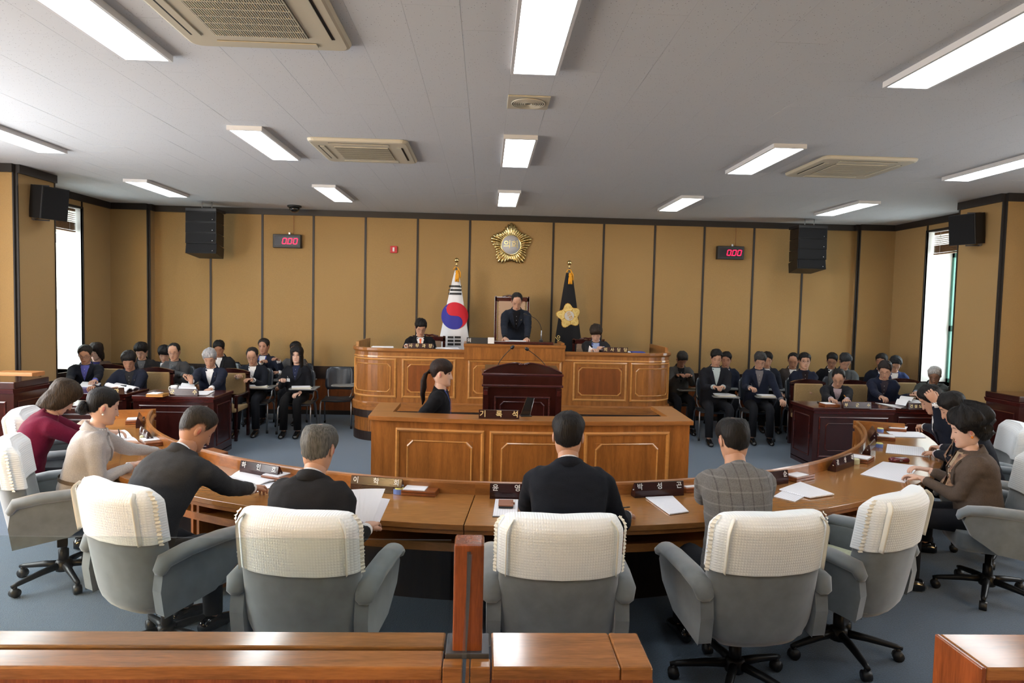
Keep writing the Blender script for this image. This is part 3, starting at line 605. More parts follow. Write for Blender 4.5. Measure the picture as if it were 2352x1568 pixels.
def sideboard(x0, x1, y0, y1, z, label, s):
    t = thing('side_lectern', label, 'lectern', (x0, y0, 0), 0)
    w, d = x1-x0, y1-y0
    MB().box(0, w, 0, d, 0, z-.07).build('body', 'mahogany', t); MB().box(-.02, w+.02, -.02, d, z-.07, z).build('top_box', 'mahogany', t, .008)
    fp = Path([(0, d), (0, 0), (w, 0), (w, d)]); fp.prof(MB(), 0, fp.L, [(0, z-.12), (.012, z-.12), (.03, z-.08), (.03, z-.07), (0, z-.07)]).build('cornice_moulding', 'mahogany_l', t)
    fp.frame(MB(), d+.08, d+w-.08, .15, z-.2, .02, .012).build('panel_moulding', 'mahogany_l', t); fp.frame(MB(), .06, d-.06, .15, z-.2, .02, .012).build('panel_moulding', 'mahogany_l', t); fp.frame(MB(), d+w+.06, 2*d+w-.06, .15, z-.2, .02, .012).build('panel_moulding', 'mahogany_l', t)
    return t
sideboard(-6.1, -4.72, 6.9, 7.42, 1.10, 'tall dark mahogany side lectern at the left picture edge', 1)
t = thing('wooden_box', 'flat orange wood block standing behind the left side lectern', 'box', (-5.25, 7.75, 0))
MB().box(-.22, .22, -.1, .12, 1.06, 1.11).build('lid', 'orange_wood', t, .004); MB().box(-.19, .19, -.08, .10, 0, 1.06).build('stand', 'mahogany', t)
sideboard(6.02, 7.1, 7.3, 7.8, 1.09, 'tall dark mahogany side lectern at the right picture edge', -1)
# low drawer cabinet with bright trim lines left of the table
t = thing('drawer_cabinet', 'low dark cabinet with bright metal trim lines behind the maroon-jacket woman', 'cabinet', (-4.65, 7.35, 0))
MB().box(-.0, .55, 0, .4, 0, .80).build('body', 'mahogany', t, .004)
for z in (.50, .56, .64, .70, .765): MB().box(.0, .55, -.008, 0, z, z+.012).build('trim_strip', 'chrome', t)
# ------------------------------------------------------------------ gallery rail in the foreground
RZ = 1.0
def rail(x0, x1, label, capR=True, split=None, gl=None):
    t = thing('gallery_rail', label, 'railing', (0, 0, 0))
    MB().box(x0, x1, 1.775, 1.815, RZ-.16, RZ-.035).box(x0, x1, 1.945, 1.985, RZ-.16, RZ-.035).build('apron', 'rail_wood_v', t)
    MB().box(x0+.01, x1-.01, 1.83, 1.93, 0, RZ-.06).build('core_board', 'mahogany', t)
    if gl:
        MB().box(x0, x1, 1.775, 1.868, RZ-.04, RZ).build('cap_front', 'rail_wood', t, .006); MB().box(x0, x1, 1.885, 1.975, RZ-.04, RZ).build('cap_back', 'rail_wood', t, .006)
        MB().box(x0, x1, 1.868, 1.885, RZ-.04, RZ-.012).build('glazing_channel', 'dark_steel', t)
    else:
        MB().box(x0, x1-.09 if capR else x1, 1.775, 1.975, RZ-.04, RZ).build('cap', 'rail_wood', t, .006)
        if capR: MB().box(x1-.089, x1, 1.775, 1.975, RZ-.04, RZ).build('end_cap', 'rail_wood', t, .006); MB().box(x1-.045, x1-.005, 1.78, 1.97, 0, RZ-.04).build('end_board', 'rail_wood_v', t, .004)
    for k in range(int((x1-x0)/.8)+1):
        a = x0+k*.8+.05; b = min(a+.7, x1-.06)
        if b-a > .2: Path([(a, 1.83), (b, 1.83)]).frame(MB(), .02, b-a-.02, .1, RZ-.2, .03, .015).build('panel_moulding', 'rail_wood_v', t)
    return t
rl = rail(-2.6, -.10, 'long polished wood gallery rail at lower left carrying the glass screen', gl=True)
rail(.035, .478, 'short polished wood gallery rail in the lower middle, right of the glass post')
rr_ = rail(1.42, 3.2, 'polished wood gallery rail end at the lower right corner', capR=False)
MB().box(1.405, 1.42, 1.775, 1.975, 0, RZ).build('end_board', 'rail_wood_v', rr_, .004)
t = thing('glass_screen', 'clear glass screen standing in the left gallery rail', 'glass panel', (0, 0, 0))
MB().box(-2.6, -.085, 1.872, 1.881, RZ-.011, 1.315).build('pane', 'glass', t); 
t2 = thing('glass_screen', 'clear glass screen edge running from the post toward the camera', 'glass panel', (0, 0, 0))
MB().box(-.033, -.024, 1.0, 1.85, .90, 1.30).build('pane', 'glass', t2)
t = thing('rail_post', 'square red-brown wooden post holding the glass screens', 'post', (-.0335, 1.87, 0))
MB().box(-.042, .042, -.030, .058, RZ+.0, 1.315).build('shaft', 'rail_wood_v', t, .008, seg=3); MB().box(-.005, .005, -.034, -.028, RZ, 1.295).build('groove', 'dark_steel', t)
MB().box(-.06, .062, -.045, .075, RZ-.005, RZ+.012).build('base_collar', 'dark_steel', t, .003)
MB().box(-.065, -.0105, -.095, -.046, RZ-.30, RZ-.0).build('return_board', 'rail_wood', t, .004); MB().box(.0105, .065, -.095, -.046, RZ-.30, RZ-.0).build('return_board', 'rail_wood', t, .004)
# ------------------------------------------------------------------ seats
def slab(hw, hd, z0, z1, wf, cy, n=28, K=12, e=4.0, z_lo=0, z_hi=1, bend=.06, grow=0, hw0=.27):
    """upright padded slab as stacked rings"""
    R = []
    for k in range(K+1):
        u = z_lo+(z_hi-z_lo)*k/K; 
        w, d = wf(u); w += grow; d += grow; z = z0+(z1-z0)*u+(grow if u > .98 else 0); ring = []
        for i in range(n):
            a = 2*pi*i/n; c, s = cos(a), sin(a); x = w*abs(c)**(2/e)*(1 if c > 0 else -1); y = d*abs(s)**(2/e)*(1 if s > 0 else -1)
            ring.append(V((x, cy(u)+y+bend*(x/hw0)**2, z)))
        R.append(ring)
    return R
def swivel(name='swivel_armchair', cover=True):
    t = thing(name, 'x', 'chair'); 
    def wf(u):
        e0 = 1-max(0, (.22-u)/.22)**2*.28; e1 = 1-max(0, (u-.90)/.10)**2.2*.12
        return .285*e0*e1, .072*(1-max(0, (u-.93)/.07)**2*.55)*(1-max(0, (.1-u)/.1)**2*.3)
    cy = lambda u: -.245-.085*u+.03*(1-u)**2
    MB().rings(slab(.285, .07, .34, 1.0, wf, cy, K=18, z_lo=0, z_hi=1), smooth=True).build('backrest', 'velvet', t)
    # piping seam round the back
    MB().rings([[V((x*(1-.04*(k == 0)), y, z)) for x, y in rrect(.262, .25, .08, 4)] for k, z in enumerate((.37, .40, .46, .485, .495))], smooth=True).build('seat_cushion', 'velvet', t)
    for s in (-1, 1):
        poly = [(-.25, .36), (-.27, .50), (-.25, .645), (.10, .655), (.235, .645), (.25, .60), (.20, .50), (.05, .40)]
        a = MB().prism(poly, -.034, .034, mtx=T(s*.305, 0, 0) @ Matrix(((0, 0, 1, 0), (1, 0, 0, 0), (0, 1, 0, 0), (0, 0, 0, 1)))).build('armrest', 'velvet', t, .018, seg=3)
        pd = MB(); pts = [(s*.315, -.268, .585), (s*.315, -.262, .60), (s*.318, -.235, .650), (s*.318, -.1, .672), (s*.318, .1, .680), (s*.315, .22, .672), (s*.312, .265, .645), (s*.31, .275, .62), (s*.31, .276, .605)]
        pd.tube(pts, [(.010, .02), (.026, .042), (.036, .055), (.036, .056), (.034, .056), (.032, .054), (.026, .050), (.017, .04), (.006, .015)], 16).build('arm_pad', 'velvet', a)
    MB().box(-.11, .11, -.13, .13, .345, .375).build('seat_plate', 'black', t)
    MB().lathe([(.032, .11), (.032, .22), (.022, .225), (.022, .35)], n=12).build('gas_column', 'black_plastic', t)
    MB().box(.06, .12, -.03, .03, .27, .36).build('tilt_lever_box', 'black_plastic', t, .006)
    MB().lathe([(.05, .075), (.055, .09), (.05, .14), (.035, .15)], n=12).build('hub', 'black_plastic', t)
    for k in range(5):
        a = 2*pi*k/5+.3; Mx = rotz(a)
        l = MB().tube([(.03, 0, .115), (.15, 0, .105), (.30, 0, .082), (.335, 0, .075)], [(.024, .026), (.022, .022), (.018, .016), (.012, .012)], 8, mtx=Mx).build('base_arm', 'black_plastic', t)
        MB().tube([(.315, -.022, .030), (.315, .022, .030)], .030, 12, mtx=Mx).tube([(.315, 0, .04), (.315, 0, .08)], .014, 8, mtx=Mx).build('caster', 'black', l)
    if cover:
        u0, u1 = .60, 1.0
        cv = slab(.285, .07, .34, 1.0, wf, cy, K=12, z_lo=u0, z_hi=1, grow=.010, n=36)
        top = []; last = cv[-1]; c0 = sum(last, V())/len(last)
        for f, dz in ((.93, .006), (.75, .010), (.4, .012), (.05, .012)): top.append([c0+(p-c0)*f+V((0, 0, dz)) for p in last])
        b = MB().rings(cv+top, cap=False, smooth=True)
        c = b.build('headrest_cover', 'lace', t)
        ru = MB()
        for s in (-1, 1):
            for yy, zz0, amp in ((-.010, 0, 1),):
                P = []
                for q in range(47):   # wavy ribbon up the side edge, over the top corner
                    u = u0-.03+(1-u0+.03)*min(q/45, 1); w, d = wf(min(u, 1)); x = s*(w+.012); y = cy(u)+.06*(x/.27)**2-d*.35; z = .34+.66*u+.012
                    j = sin(q*1.9)*.004; P.append((V((x, y-.010+j, z)), V((x+s*(.014+.004*sin(q*2.3)), y+.006+j*1.5, z+random.uniform(-.003, .003)))))
                o = len(ru.v); ru.v += [p for pr in P for p in pr]
                for i in range(len(P)-1): ru.f.append((o+2*i, o+2*i+1, o+2*i+3, o+2*i+2)); ru.m.append(0); ru.sm.append(False)
                w2 = MB()
                bd = []
                for q in range(14):
                    u = u0+(1.0-u0)*q/13; w, d = wf(u); x = s*(w*.90); y = cy(u)+.06*(x/.27)**2-d-.013; bd.append((x, y, .34+.66*u+.004))
                ru.tube(bd, [(.014, .003)]*14, 6)
        r_ = ru.build('ruffle_trim', 'ruffle', c); r_['kind'] = 'stuff'
    return t
def facing(th): return radians(th)        # seats look at the table centre
chair0 = swivel(); used = [0]
def seat_at(x, y, rz, label):
    if not used[0]:
        used[0] = 1; chair0.location = (x, y, 0); chair0.rotation_euler = (0, 0, rz); chair0['label'] = label; chair0['group'] = 'grey swivel armchairs round the curved table'; return chair0
    return dup(chair0, (x, y, 0), rz, label, 'grey swivel armchairs round the curved table')
def seat_px(u, v, rz, label, z=1.0, back=.33):
    p = atZ(u, v, z); d = V((-sin(rz), cos(rz), 0)); q = p+d*back; return seat_at(q.x, q.y, rz, label)
Rg = radians
chairs = [
 (1292, 1196, 0, 'grey swivel armchair with white cover seen square from behind, at the middle of the table'),
 (672, 1186, Rg(-9), 'grey swivel armchair with white cover behind the grey-haired man in black'),
 (246, 1120, Rg(-30), 'grey swivel armchair with white cover behind the short-haired man in charcoal'),
 (1785, 1190, Rg(8), 'grey swivel armchair with white cover behind the man in the grey check jacket'),
 (2083, 1140, Rg(35), 'empty grey swivel armchair with a pale green seat cushion at the right'),
]
for u, v, rz, lb in chairs: seat_px(u, v, rz, lb)
# pale green cushion lying on the empty chair
e = atZ(2083, 1140, 1.0)+V((-sin(Rg(35)), cos(Rg(35)), 0))*.33
t = thing('seat_cushion', 'pale green square cushion lying on the empty swivel armchair', 'cushion', (e.x, e.y, .498), Rg(35))
MB().rings([[V((x, y+.02, z)) for x, y in rrect(w, w*.95, .05, 4)] for w, z in ((.20, 0), (.225, .012), (.225, .03), (.205, .045))]).build('pad', 'cushion_green', t)
for i in range(5): MB().tube([(0, 0, .046), (.05*cos(i), .05*sin(i*1.3), .046)], .0025, 5).build('embroidered_line', 'velvet_seam', t)
# officials' chairs: dark frame, tan back, facing the camera (local +y is the sitter's view)
def ochair():
    t = thing('officials_chair', 'x', 'chair')
    MB().box(-.25, .25, -.25, .22, .40, .47).build('seat', 'tan_seat', t, .02); MB().box(-.215, .215, -.275, -.215, .60, .91).build('back_pad', 'tan_seat', t, .015)
    fr = MB(); crest = [(-.265, .88), (.265, .88), (.265, .93), (.18, .955), (.06, .975), (-.06, .975), (-.18, .955), (-.265, .93)]
    MB().prism(crest, .235, .285, mtx=FACE @ T(0, 0, 0)).build('crest_rail', 'mahogany', t, .005)
    for s in (-1, 1):
        MB().box(s*.245-.02, s*.245+.02, -.285, -.235, 0, .90).build('rear_leg', 'mahogany', t, .004); MB().box(s*.235-.02, s*.235+.02, .17, .21, 0, .62).build('front_leg', 'mahogany', t, .004)
        MB().box(s*.245-.028, s*.245+.028, -.25, .22, .62, .65).build('armrest', 'mahogany', t, .008)
    MB().box(-.24, .24, -.275, -.235, .55, .60).build('lower_rail', 'mahogany', t)
    return t
oc0 = ochair(); ocu = [0]
def oseat(x, y, rz, label, z=0):
    if not ocu[0]: ocu[0] = 1; oc0.location = (x, y, z); oc0.rotation_euler = (0, 0, rz); oc0['label'] = label; oc0['group'] = 'officials\' chairs'; return oc0
    return dup(oc0, (x, y, z), rz, label, 'officials\' chairs')
# tablet-arm lecture chairs
def tchair():
    t = thing('tablet_chair', 'x', 'chair')
    R = []
    for k in range(9):
        u = k/8; w = .225*(1-max(0, (u-.7)/.3)**2.5*.25)*(1-max(0, (.2-u)/.2)**2*.15); yb = -.21-.10*u; z = .56+.36*u
        R.append([V((x, yb+.06*(x/.22)**2+dd, z)) for x, dd in [(-w+2*w*i/8, .008) for i in range(9)]+[(w-2*w*i/8, -.008) for i in range(9)]])
    MB().rings(R, smooth=True).build('backrest', 'navy_plastic', t)
    MB().tube([(-.035, -.30, .86), (.035, -.30, .86)], [(.005, .012)]*2, 8).build('hand_slot', 'black_gap', t)
    S = []
    for k in range(7):
        u = k/6; y = -.20+.42*u; z = .455-.02*sin(pi*u)+(.0 if u < .9 else -.02); S.append([V((-.22, y, z)), V((0, y, z-.012)), V((.22, y, z)), V((.22, y, z-.018)), V((0, y, z-.03)), V((-.22, y, z-.018))])
    MB().rings(S, smooth=True).build('seat', 'navy_plastic', t)
    for s in (-1, 1):
        MB().tube([(s*.20, .14, .43), (s*.225, .17, .42), (s*.235, .20, .38), (s*.24, .26, .015)], .0125, 8).build('front_leg', 'steel', t)
        MB().tube([(s*.20, -.12, .43), (s*.225, -.15, .42), (s*.235, -.18, .38), (s*.245, -.27, .015)], .0125, 8).build('rear_leg', 'steel', t)
        for yy in (.26, -.27): MB().lathe([(.017, 0), (.017, .045)], (s*.243, yy), 8).build('rubber_foot', 'black', t)
        MB().tube([(s*.17, -.16, .44), (s*.19, -.24, .50), (s*.19, -.28, .68)], .010, 6).build('back_strut', 'steel', t)
    MB().tube([(-.235, -.10, .43), (-.29, -.06, .50), (-.30, .05, .62), (-.28, .18, .665)], .0115, 8).build('tablet_support', 'steel', t)
    MB().prism([(-.33, -.02), (-.24, -.02), (-.20, .12), (.02, .17), (.06, .21), (.06, .33), (.02, .37), (-.28, .37), (-.33, .33)], .672, .688, mtx=T(0, -.02, 0)).build('writing_tablet', 'tablet_board', t, .004)
    return t
tc0 = tchair(); tcu = [0]
def tseat(x, y, rz, label):
    if not tcu[0]: tcu[0] = 1; tc0.location = (x, y, 0); tc0.rotation_euler = (0, 0, rz); tc0['label'] = label; tc0['group'] = 'tablet-arm chairs along the back wall'; return tc0
    return dup(tc0, (x, y, 0), rz, label, 'tablet-arm chairs along the back wall')
# tall chairs on the dais
def hchair(x, y, h, w, label, z=.45):
    t = thing('high_back_chair', label, 'chair', (x, y, z), pi, 'high-back chairs on the dais')
    MB().box(-w*.9, w*.9, -.26, .24, .42, .50).build('seat', 'tan_leather', t, .02); MB().box(-w+.045, w-.045, -.30, -.25, .55, h-.07).build('back_pad', 'tan_leather', t, .012)
    for s in (-1, 1):
        MB().box(s*w-.02, s*w+.02, -.32, -.25, 0, h).build('back_post', 'mahogany_l', t, .005); MB().tube([(s*(w+.03), -.28, .70), (s*(w+.04), .0, .715), (s*(w+.04), .2, .69)], .022, 8).build('armrest', 'mahogany_l', t)
        MB().ball((s*(w+.04), .22, .685), .034, 8, 6).build('arm_scroll', 'mahogany_l', t); MB().box(s*w-.02, s*w+.02, .18, .22, 0, .70).build('front_leg', 'mahogany_l', t)
    MB().box(-w-.02, w+.02, -.325, -.25, h-.09, h-.01).build('crest_rail', 'mahogany_l', t, .01); MB().tube([(-w*.6, -.29, h-.01), (-.05, -.29, h+.012), (0, -.29, h+.004), (.05, -.29, h+.012), (w*.6, -.29, h-.01)], .016, 6).build('crest_carving', 'mahogany_l', t)
    n = int((h-.7)/.035); nb = MB()
    for i in range(n):
        for s in (-1, 1): nb.ball((s*(w-.055), -.245, .58+.035*i), .006, 6, 4)
    o = nb.build('upholstery_nails', 'gold', t); o['kind'] = 'stuff'
    return t
pc = atY(1178, 680, 10.95); hchair(pc.x, 10.95-.0, pc.z-.45, .27, 'tall carved chair with tan padded back behind the standing man')
hchair(atY(985, 790, 10.75).x, 10.5, 1.02, .24, 'carved chair with tan leather back behind the man with the orange tie')
hchair(atY(1352, 790, 10.75).x, 10.5, 1.02, .24, 'carved chair with tan leather back behind the man in the blue shirt')
# ------------------------------------------------------------------ people
SKIN = {}
def skinm(k):
    if k not in SKIN:
        c = {'m': (.50, .285, .195), 'd': (.40, .205, .130), 'f': (.60, .38, .29)}[k]; SKIN[k] = (mat('skin_'+k, c, .55, kind='noise', scale=6, amp=.07), mat('lips_'+k, (c[0]*.82, c[1]*.48, c[2]*.52), .5))
    return SKIN[k]
_hm = {}
def hairm(c):
    if c not in _hm:
        m = _hm[c] = mat('hair', c, .55, kind='hair', amp=.5, bump=.6, spec=.22); nt = m.node_tree; N = nt.nodes; L = nt.links
        at = N.new('ShaderNodeAttribute'); at.attribute_name = 'edge'; nz = N.new('ShaderNodeTexNoise'); nz.inputs['Scale'].default_value = 520; nz.inputs['Detail'].default_value = 1
        tc = N.new('ShaderNodeTexCoord'); L.new(tc.outputs['Object'], nz.inputs['Vector'])
        q = N.new('ShaderNodeMath'); q.operation = 'MULTIPLY_ADD'; L.new(nz.outputs['Fac'], q.inputs[0]); q.inputs[1].default_value = 1.3; L.new(at.outputs['Fac'], q.inputs[2])
        r = N.new('ShaderNodeMapRange'); r.inputs[1].default_value = .86; r.inputs[2].default_value = 1.08; L.new(q.outputs[0], r.inputs[0])
        tr = N.new('ShaderNodeBsdfTransparent'); mx = N.new('ShaderNodeMixShader'); L.new(r.outputs[0], mx.inputs[0]); L.new(tr.outputs[0], mx.inputs[1]); L.new(N['Principled BSDF'].outputs[0], mx.inputs[2]); L.new(mx.outputs[0], N['Material Output'].inputs[0])
    return _hm[c]
HT = [(-.120, .012, .060, -.012), (-.112, .036, .084, .008), (-.095, .053, .092, .035), (-.070, .063, .090, .058), (-.045, .069, .087, .074), (-.015, .0735, .086, .088), (.015, .0765, .087, .097), (.045, .078, .089, .101), (.075, .0760, .085, .099), (.101, .064, .070, .084), (.119, .043, .047, .057), (.130, .012, .015, .018)]
def tab(z):
    z = min(max(z, -.12), .130)
    for i in range(len(HT)-1):
        if z <= HT[i+1][0]:
            f = (z-HT[i][0])/(HT[i+1][0]-HT[i][0]); return [HT[i][k]+(HT[i+1][k]-HT[i][k])*f for k in (1, 2, 3)]
    return HT[-1][1:]
def gs(x, s): return math.exp(-(x/s)**2)
def headP(ph, z, off=0, zeff=None, face=True):
    w, f, b = tab(z if zeff is None else zeff); c, s = cos(ph), sin(ph); e = 2/2.25
    x = w*abs(s)**e*(1 if s > 0 else -1); y = (f if c > 0 else b)*abs(c)**e*(1 if c > 0 else -1)
    if face and c > 0:
        a = abs(ph)
        y += .024*gs(ph, .15)*(max(0, min(1, (.03-z)/.06))**1.2 if z > -.036 else max(0, 1-(-.036-z)/.014))
        y -= .007*gs(a-.40, .16)*gs(z-.008, .016); y += .004*gs(a-.35, .3)*gs(z-.036, .010); y += .0045*gs(ph, .24)*gs(z+.070, .012)-.003*gs(ph, .3)*gs(z+.085, .006)
        y += .005*gs(ph, .25)*gs(z+.102, .012); k = .003*gs(a-.62, .2)*gs(z+.02, .02); y += k; x += k*(1 if s > 0 else -1)
    n = V((x/max(w, .02)**1.0, y/max(f if c > 0 else b, .02), 0)); 
    dz = max(0, (z-.05)/.080); n = V((x, y, 0)).normalized()*max(0.05, 1-dz**2)+V((0, 0, dz**1.5)); n.normalize()
    return V((x, y, z))+n*off
def build_head(mb, Mx, skin_i, lip_i, dark_i, eyes='down', hi=True):
    phs = []
    n = 44 if hi else 30
    for i in range(n):
        t = 2*pi*i/n-pi; phs.append(t-.42*sin(t))
    rows = 34 if hi else 24; R = []
    for k in range(rows+1):
        u = k/rows; z = -.12+.250*(u if u < .1 or u > .9 else u); R.append([headP(ph, z) for ph in phs])
    mb.rings([r[::-1] for r in R], skin_i, True, True, mtx=Mx)
    def ribbon(p0, p1, th, mi, off=.0015, arch=0, m=8):
        A = []; B = []
        for i in range(m+1):
            f = i/m; ph = p0[0]+(p1[0]-p0[0])*f; z = p0[1]+(p1[1]-p0[1])*f+arch*sin(pi*f); tt = th*(.35+.65*sin(pi*min(max(f, .08), .92)))
            A.append(headP(ph, z-tt/2, off)); B.append(headP(ph, z+tt/2, off))
        mb.add(A+B, [(i, i+1, m+2+i, m+1+i) for i in range(m)], mi, True, Mx)
    for s in (-1, 1):
        ribbon((s*.17, .032), (s*.62, .030), .0048, dark_i, .002, .006)
        if eyes == 'down': ribbon((s*.22, .004), (s*.55, .004), .0042, dark_i, .0018, -.002)
        else:
            ribbon((s*.22, .008), (s*.54, .008), .009, dark_i, .0014, 0); ribbon((s*.25, .012), (s*.56, .011), .003, dark_i, .002, .003)
        for q, e in ((.079, (.007, .018, .031)),):
            mb.ball((s*q, -.006, -.004), e, 10, 8, skin_i, Mx); mb.ball((s*(q+.005), -.001, -.002), (.004, .010, .019), 8, 6, lip_i, Mx)
        mb.ball((s*.009, .104, -.041), (.008, .008, .006), 6, 5, skin_i, Mx)
    ribbon((-.27, -.066), (.27, -.066), .011, lip_i, .0012, 0); ribbon((-.25, -.0665), (.25, -.0665), .0018, dark_i, .002, 0)
def lerpt(T_, x):
    if x <= T_[0][0]: return T_[0][1]
    for (a, p), (b, q) in zip(T_, T_[1:]):
        if x <= b: return p+(q-p)*(x-a)/(b-a)
    return T_[-1][1]
# hairline height by angle from the front (rad), thickness, noise, low edge hold
HS = {
 'short': dict(hl=[(0, .076), (.7, .058), (.95, .020), (1.25, -.012), (1.5, .028), (1.75, .02), (2.0, -.050), (3.2, -.078)], t=.014, nz=.006),
 'full': dict(hl=[(0, .070), (.7, .058), (.95, .015), (1.25, -.018), (1.5, .022), (1.75, .012), (2.0, -.055), (3.2, -.082)], t=.017, nz=.009),
 'crop': dict(fade=.05, hl=[(0, .072), (.7, .066), (1.0, .035), (1.3, -.002), (1.5, .036), (1.8, .02), (2.1, -.035), (3.2, -.066)], t=.008, nz=.003),
 'recede': dict(hl=[(0, .112), (.8, .100), (1.0, .045), (1.25, -.01), (1.5, .026), (1.75, .02), (2.0, -.048), (3.2, -.075)], t=.010, nz=.004),
 'thin': dict(hl=[(0, .070), (.7, .058), (.95, .020), (1.25, -.012), (1.5, .028), (1.75, .02), (2.0, -.050), (3.2, -.078)], t=.013, nz=.006, bald=.036),
 'mop': dict(hl=[(0, .034), (.6, .030), (.9, .004), (1.25, -.025), (1.5, .0), (1.8, -.02), (2.0, -.065), (3.2, -.09)], t=.021, nz=.010),
 'bob': dict(hl=[(0, .035), (.55, .025), (.8, -.02), (1.0, -.07), (1.4, -.115), (2.0, -.145), (3.2, -.160)], t=.022, nz=.010, hold=.0),
 'perm': dict(hl=[(0, .058), (.7, .045), (.95, .010), (1.25, -.02), (1.5, .01), (1.8, -.04), (2.2, -.085), (3.2, -.10)], t=.046, nz=.026, hold=-.01, back=.55),
 'bun': dict(hl=[(0, .062), (.7, .052), (.95, .025), (1.25, .000), (1.5, .030), (1.75, .012), (2.0, -.040), (3.2, -.065)], t=.013, nz=.002),
 'tail': dict(hl=[(0, .022), (.5, .018), (.8, .010), (1.1, -.012), (1.3, .018), (1.6, .026), (1.8, .006), (2.1, -.035), (3.2, -.060)], t=.016, nz=.003),
 'long': dict(hl=[(0, .055), (.45, .040), (.62, -.02), (.8, -.10), (1.0, -.24), (2.0, -.27), (3.2, -.28)], t=.022, nz=.006, hold=.02),
}
def build_hair(style, Mx, hi=True, seed=0):
    S = HS[style]; mb = MB(); n = 48 if hi else 32; zlow = min(z for _, z in S['hl'])-.02; rows = (34 if hi else 22)+(8 if style == 'long' else 0)
    G = []; K = []; EG = []; hold = S.get('hold')
    for k in range(rows+1):
        u = k/rows; z = zlow+(.1298-zlow)*(u**.85); ring = []; ms = []
        for i in range(n):
            ph = 2*pi*i/n-pi; hl = lerpt(S['hl'], abs(ph))+.006*noise.noise((sin(ph)*5+seed, cos(ph)*5, 0))+(.010*sin(ph*1.6+seed) if abs(ph) < .9 and style in ('short', 'full', 'mop', 'thin') else 0); m = min(1, max(0, (z-hl)/.018)); m = m*m*(3-2*m)
            nzv = noise.noise((sin(ph)*2.2+seed, cos(ph)*2.2, z*18))*.6+noise.noise((sin(ph)*9+seed, cos(ph)*9, z*22))*.7+noise.noise((sin(ph)*22+seed, cos(ph)*22, z*9))*.45
            th = (S['t']*(.75+.25*min(1, max(0, z/.08)))+S['nz']*nzv)*(.25+.75*min(1, max(0, z-hl)/.06))
            if S.get('back'): th *= 1+S['back']*(1-cos(ph))/2
            if S.get('bald'):
                q = headP(ph, z); dd = hypot(q.x, q.y+.035)
                if z > .06: th = th*min(1, max(0, (dd-S['bald']*.55)/.035))-.003*(dd < S['bald']*.5)
            ze = max(z, hold) if hold is not None else max(z, -.07) if abs(ph) > 2 else z
            p = headP(ph, z, 0, ze, False); nn = V((p.x, p.y, 0)); nn = (nn.normalized() if nn.length > 1e-4 else V((0, 0, 1)))
            dz = max(0, (z-.05)/.080); nn = (nn*max(.02, 1-dz**2)+V((0, 0, dz**1.5))).normalized()
            ring.append(p+nn*(-.002+m*(th+.002))); ms.append(m); EG.append(min(1, max(0, (z-hl)/S.get('fade', .024))))
        G.append(ring); K.append(ms)
    o = len(mb.v); mb.v += [Mx @ p for r in G for p in r]
    for k in range(rows):
        for i in range(n):
            j = (i+1) % n
            if max(K[k][i], K[k][j], K[k+1][i], K[k+1][j]) > .01: mb.f.append((o+k*n+i, o+k*n+j, o+(k+1)*n+j, o+(k+1)*n+i)); mb.m.append(0); mb.sm.append(True)
    mb.f.append(tuple(o+rows*n+i for i in range(n))); mb.m.append(0); mb.sm.append(True)
    mb.edge = EG
    if style == 'bun':
        for a, b, c, r in ((0, -.112, -.030, .046), (.022, -.130, -.020, .030), (-.02, -.132, -.042, .030), (0, -.122, -.004, .030)): mb.ball((a, b, c), (r*1.0, r*.85, r), 12, 9, 0, Mx)
    if style == 'tail':
        mb.ball((0, -.115, .01), (.024, .02, .022), 10, 8, 0, Mx)
        for q in range(7):
            a = (q-3)*.012; ph_ = q*1.3
            mb.tube([(a*.4, -.12, .01), (a, -.150, -.02), (a*1.4+.006*sin(ph_), -.165, -.08), (a*1.3+.012*sin(ph_+1), -.160+.006*cos(ph_), -.15), (a*1.2-.012*sin(ph_), -.165, -.21), (a+.010*sin(ph_+2), -.150, -.27), (a*.5, -.155, -.31)], [.010, .017, .021, .020, .018, .013, .004], 8, 0, True, Mx)
    return mb
def hand(mb, W, d, nrm, side, curl, mi, sc=1.0, hi=True, spread=.10, fist=0):
    """palm, four unequal fingers, thumb; d finger direction, nrm the way the palm faces; side +1: thumb towards d x nrm"""
    d = d.normalized(); nrm = (nrm-d*nrm.dot(d)).normalized(); s = d.cross(nrm)*side
    P = lambda a, b, c: W+(d*a+s*b+nrm*c)*sc
    def ring(a, hw, ht, c=0): return [P(a, hw*cos(2*pi*i/10), c+ht*sin(2*pi*i/10)) for i in range(10)]
    mb.rings([ring(-.03, .024, .021), ring(0, .027, .020), ring(.025, .036, .017, .002), ring(.06, .042, .015, .002), ring(.088, .041, .012, .003), ring(.096, .036, .008, .004)], mi, True, True)
    m = 6
    for k, (b, ln) in enumerate(((.031, .072), (.0105, .080), (-.0105, .075), (-.031, .060))):
        pts = [P(.075, b*.9, .002)]; a, c, ang = .090, .003, curl*.35; bb = b; pts.append(P(a, b, c))
        for q, fr in enumerate((.45, .30, .25)):
            ang += curl*(.75, .9, .6)[q]*(1+.08*k); a += ln*fr*cos(ang); c += ln*fr*sin(ang); bb += spread*(b/.031)*.010; pts.append(P(a, bb, c))
        mb.tube(pts, [.0085*sc, .0092*sc, .0084*sc, .0078*sc, .0058*sc], m if not hi else 8, mi)
    mb.tube([P(.012, .022, .004), P(.035, .044, .010), P(.058, .052, .018+.01*curl), P(.078, .045+.0*curl, .024+.014*curl)], [.013*sc, .0125*sc, .0105*sc, .007*sc], m if not hi else 8, mi)
def ik(S, W, L1, L2, pole):
    d = W-S; L = d.length; L = min(L, (L1+L2)*.985); 
    dn = d.normalized(); a = (L1*L1-L2*L2+L*L)/(2*L); h = sqrt(max(0, L1*L1-a*a)); p = (pole-dn*pole.dot(dn)).normalized(); return S+dn*a+p*h, S+dn*L
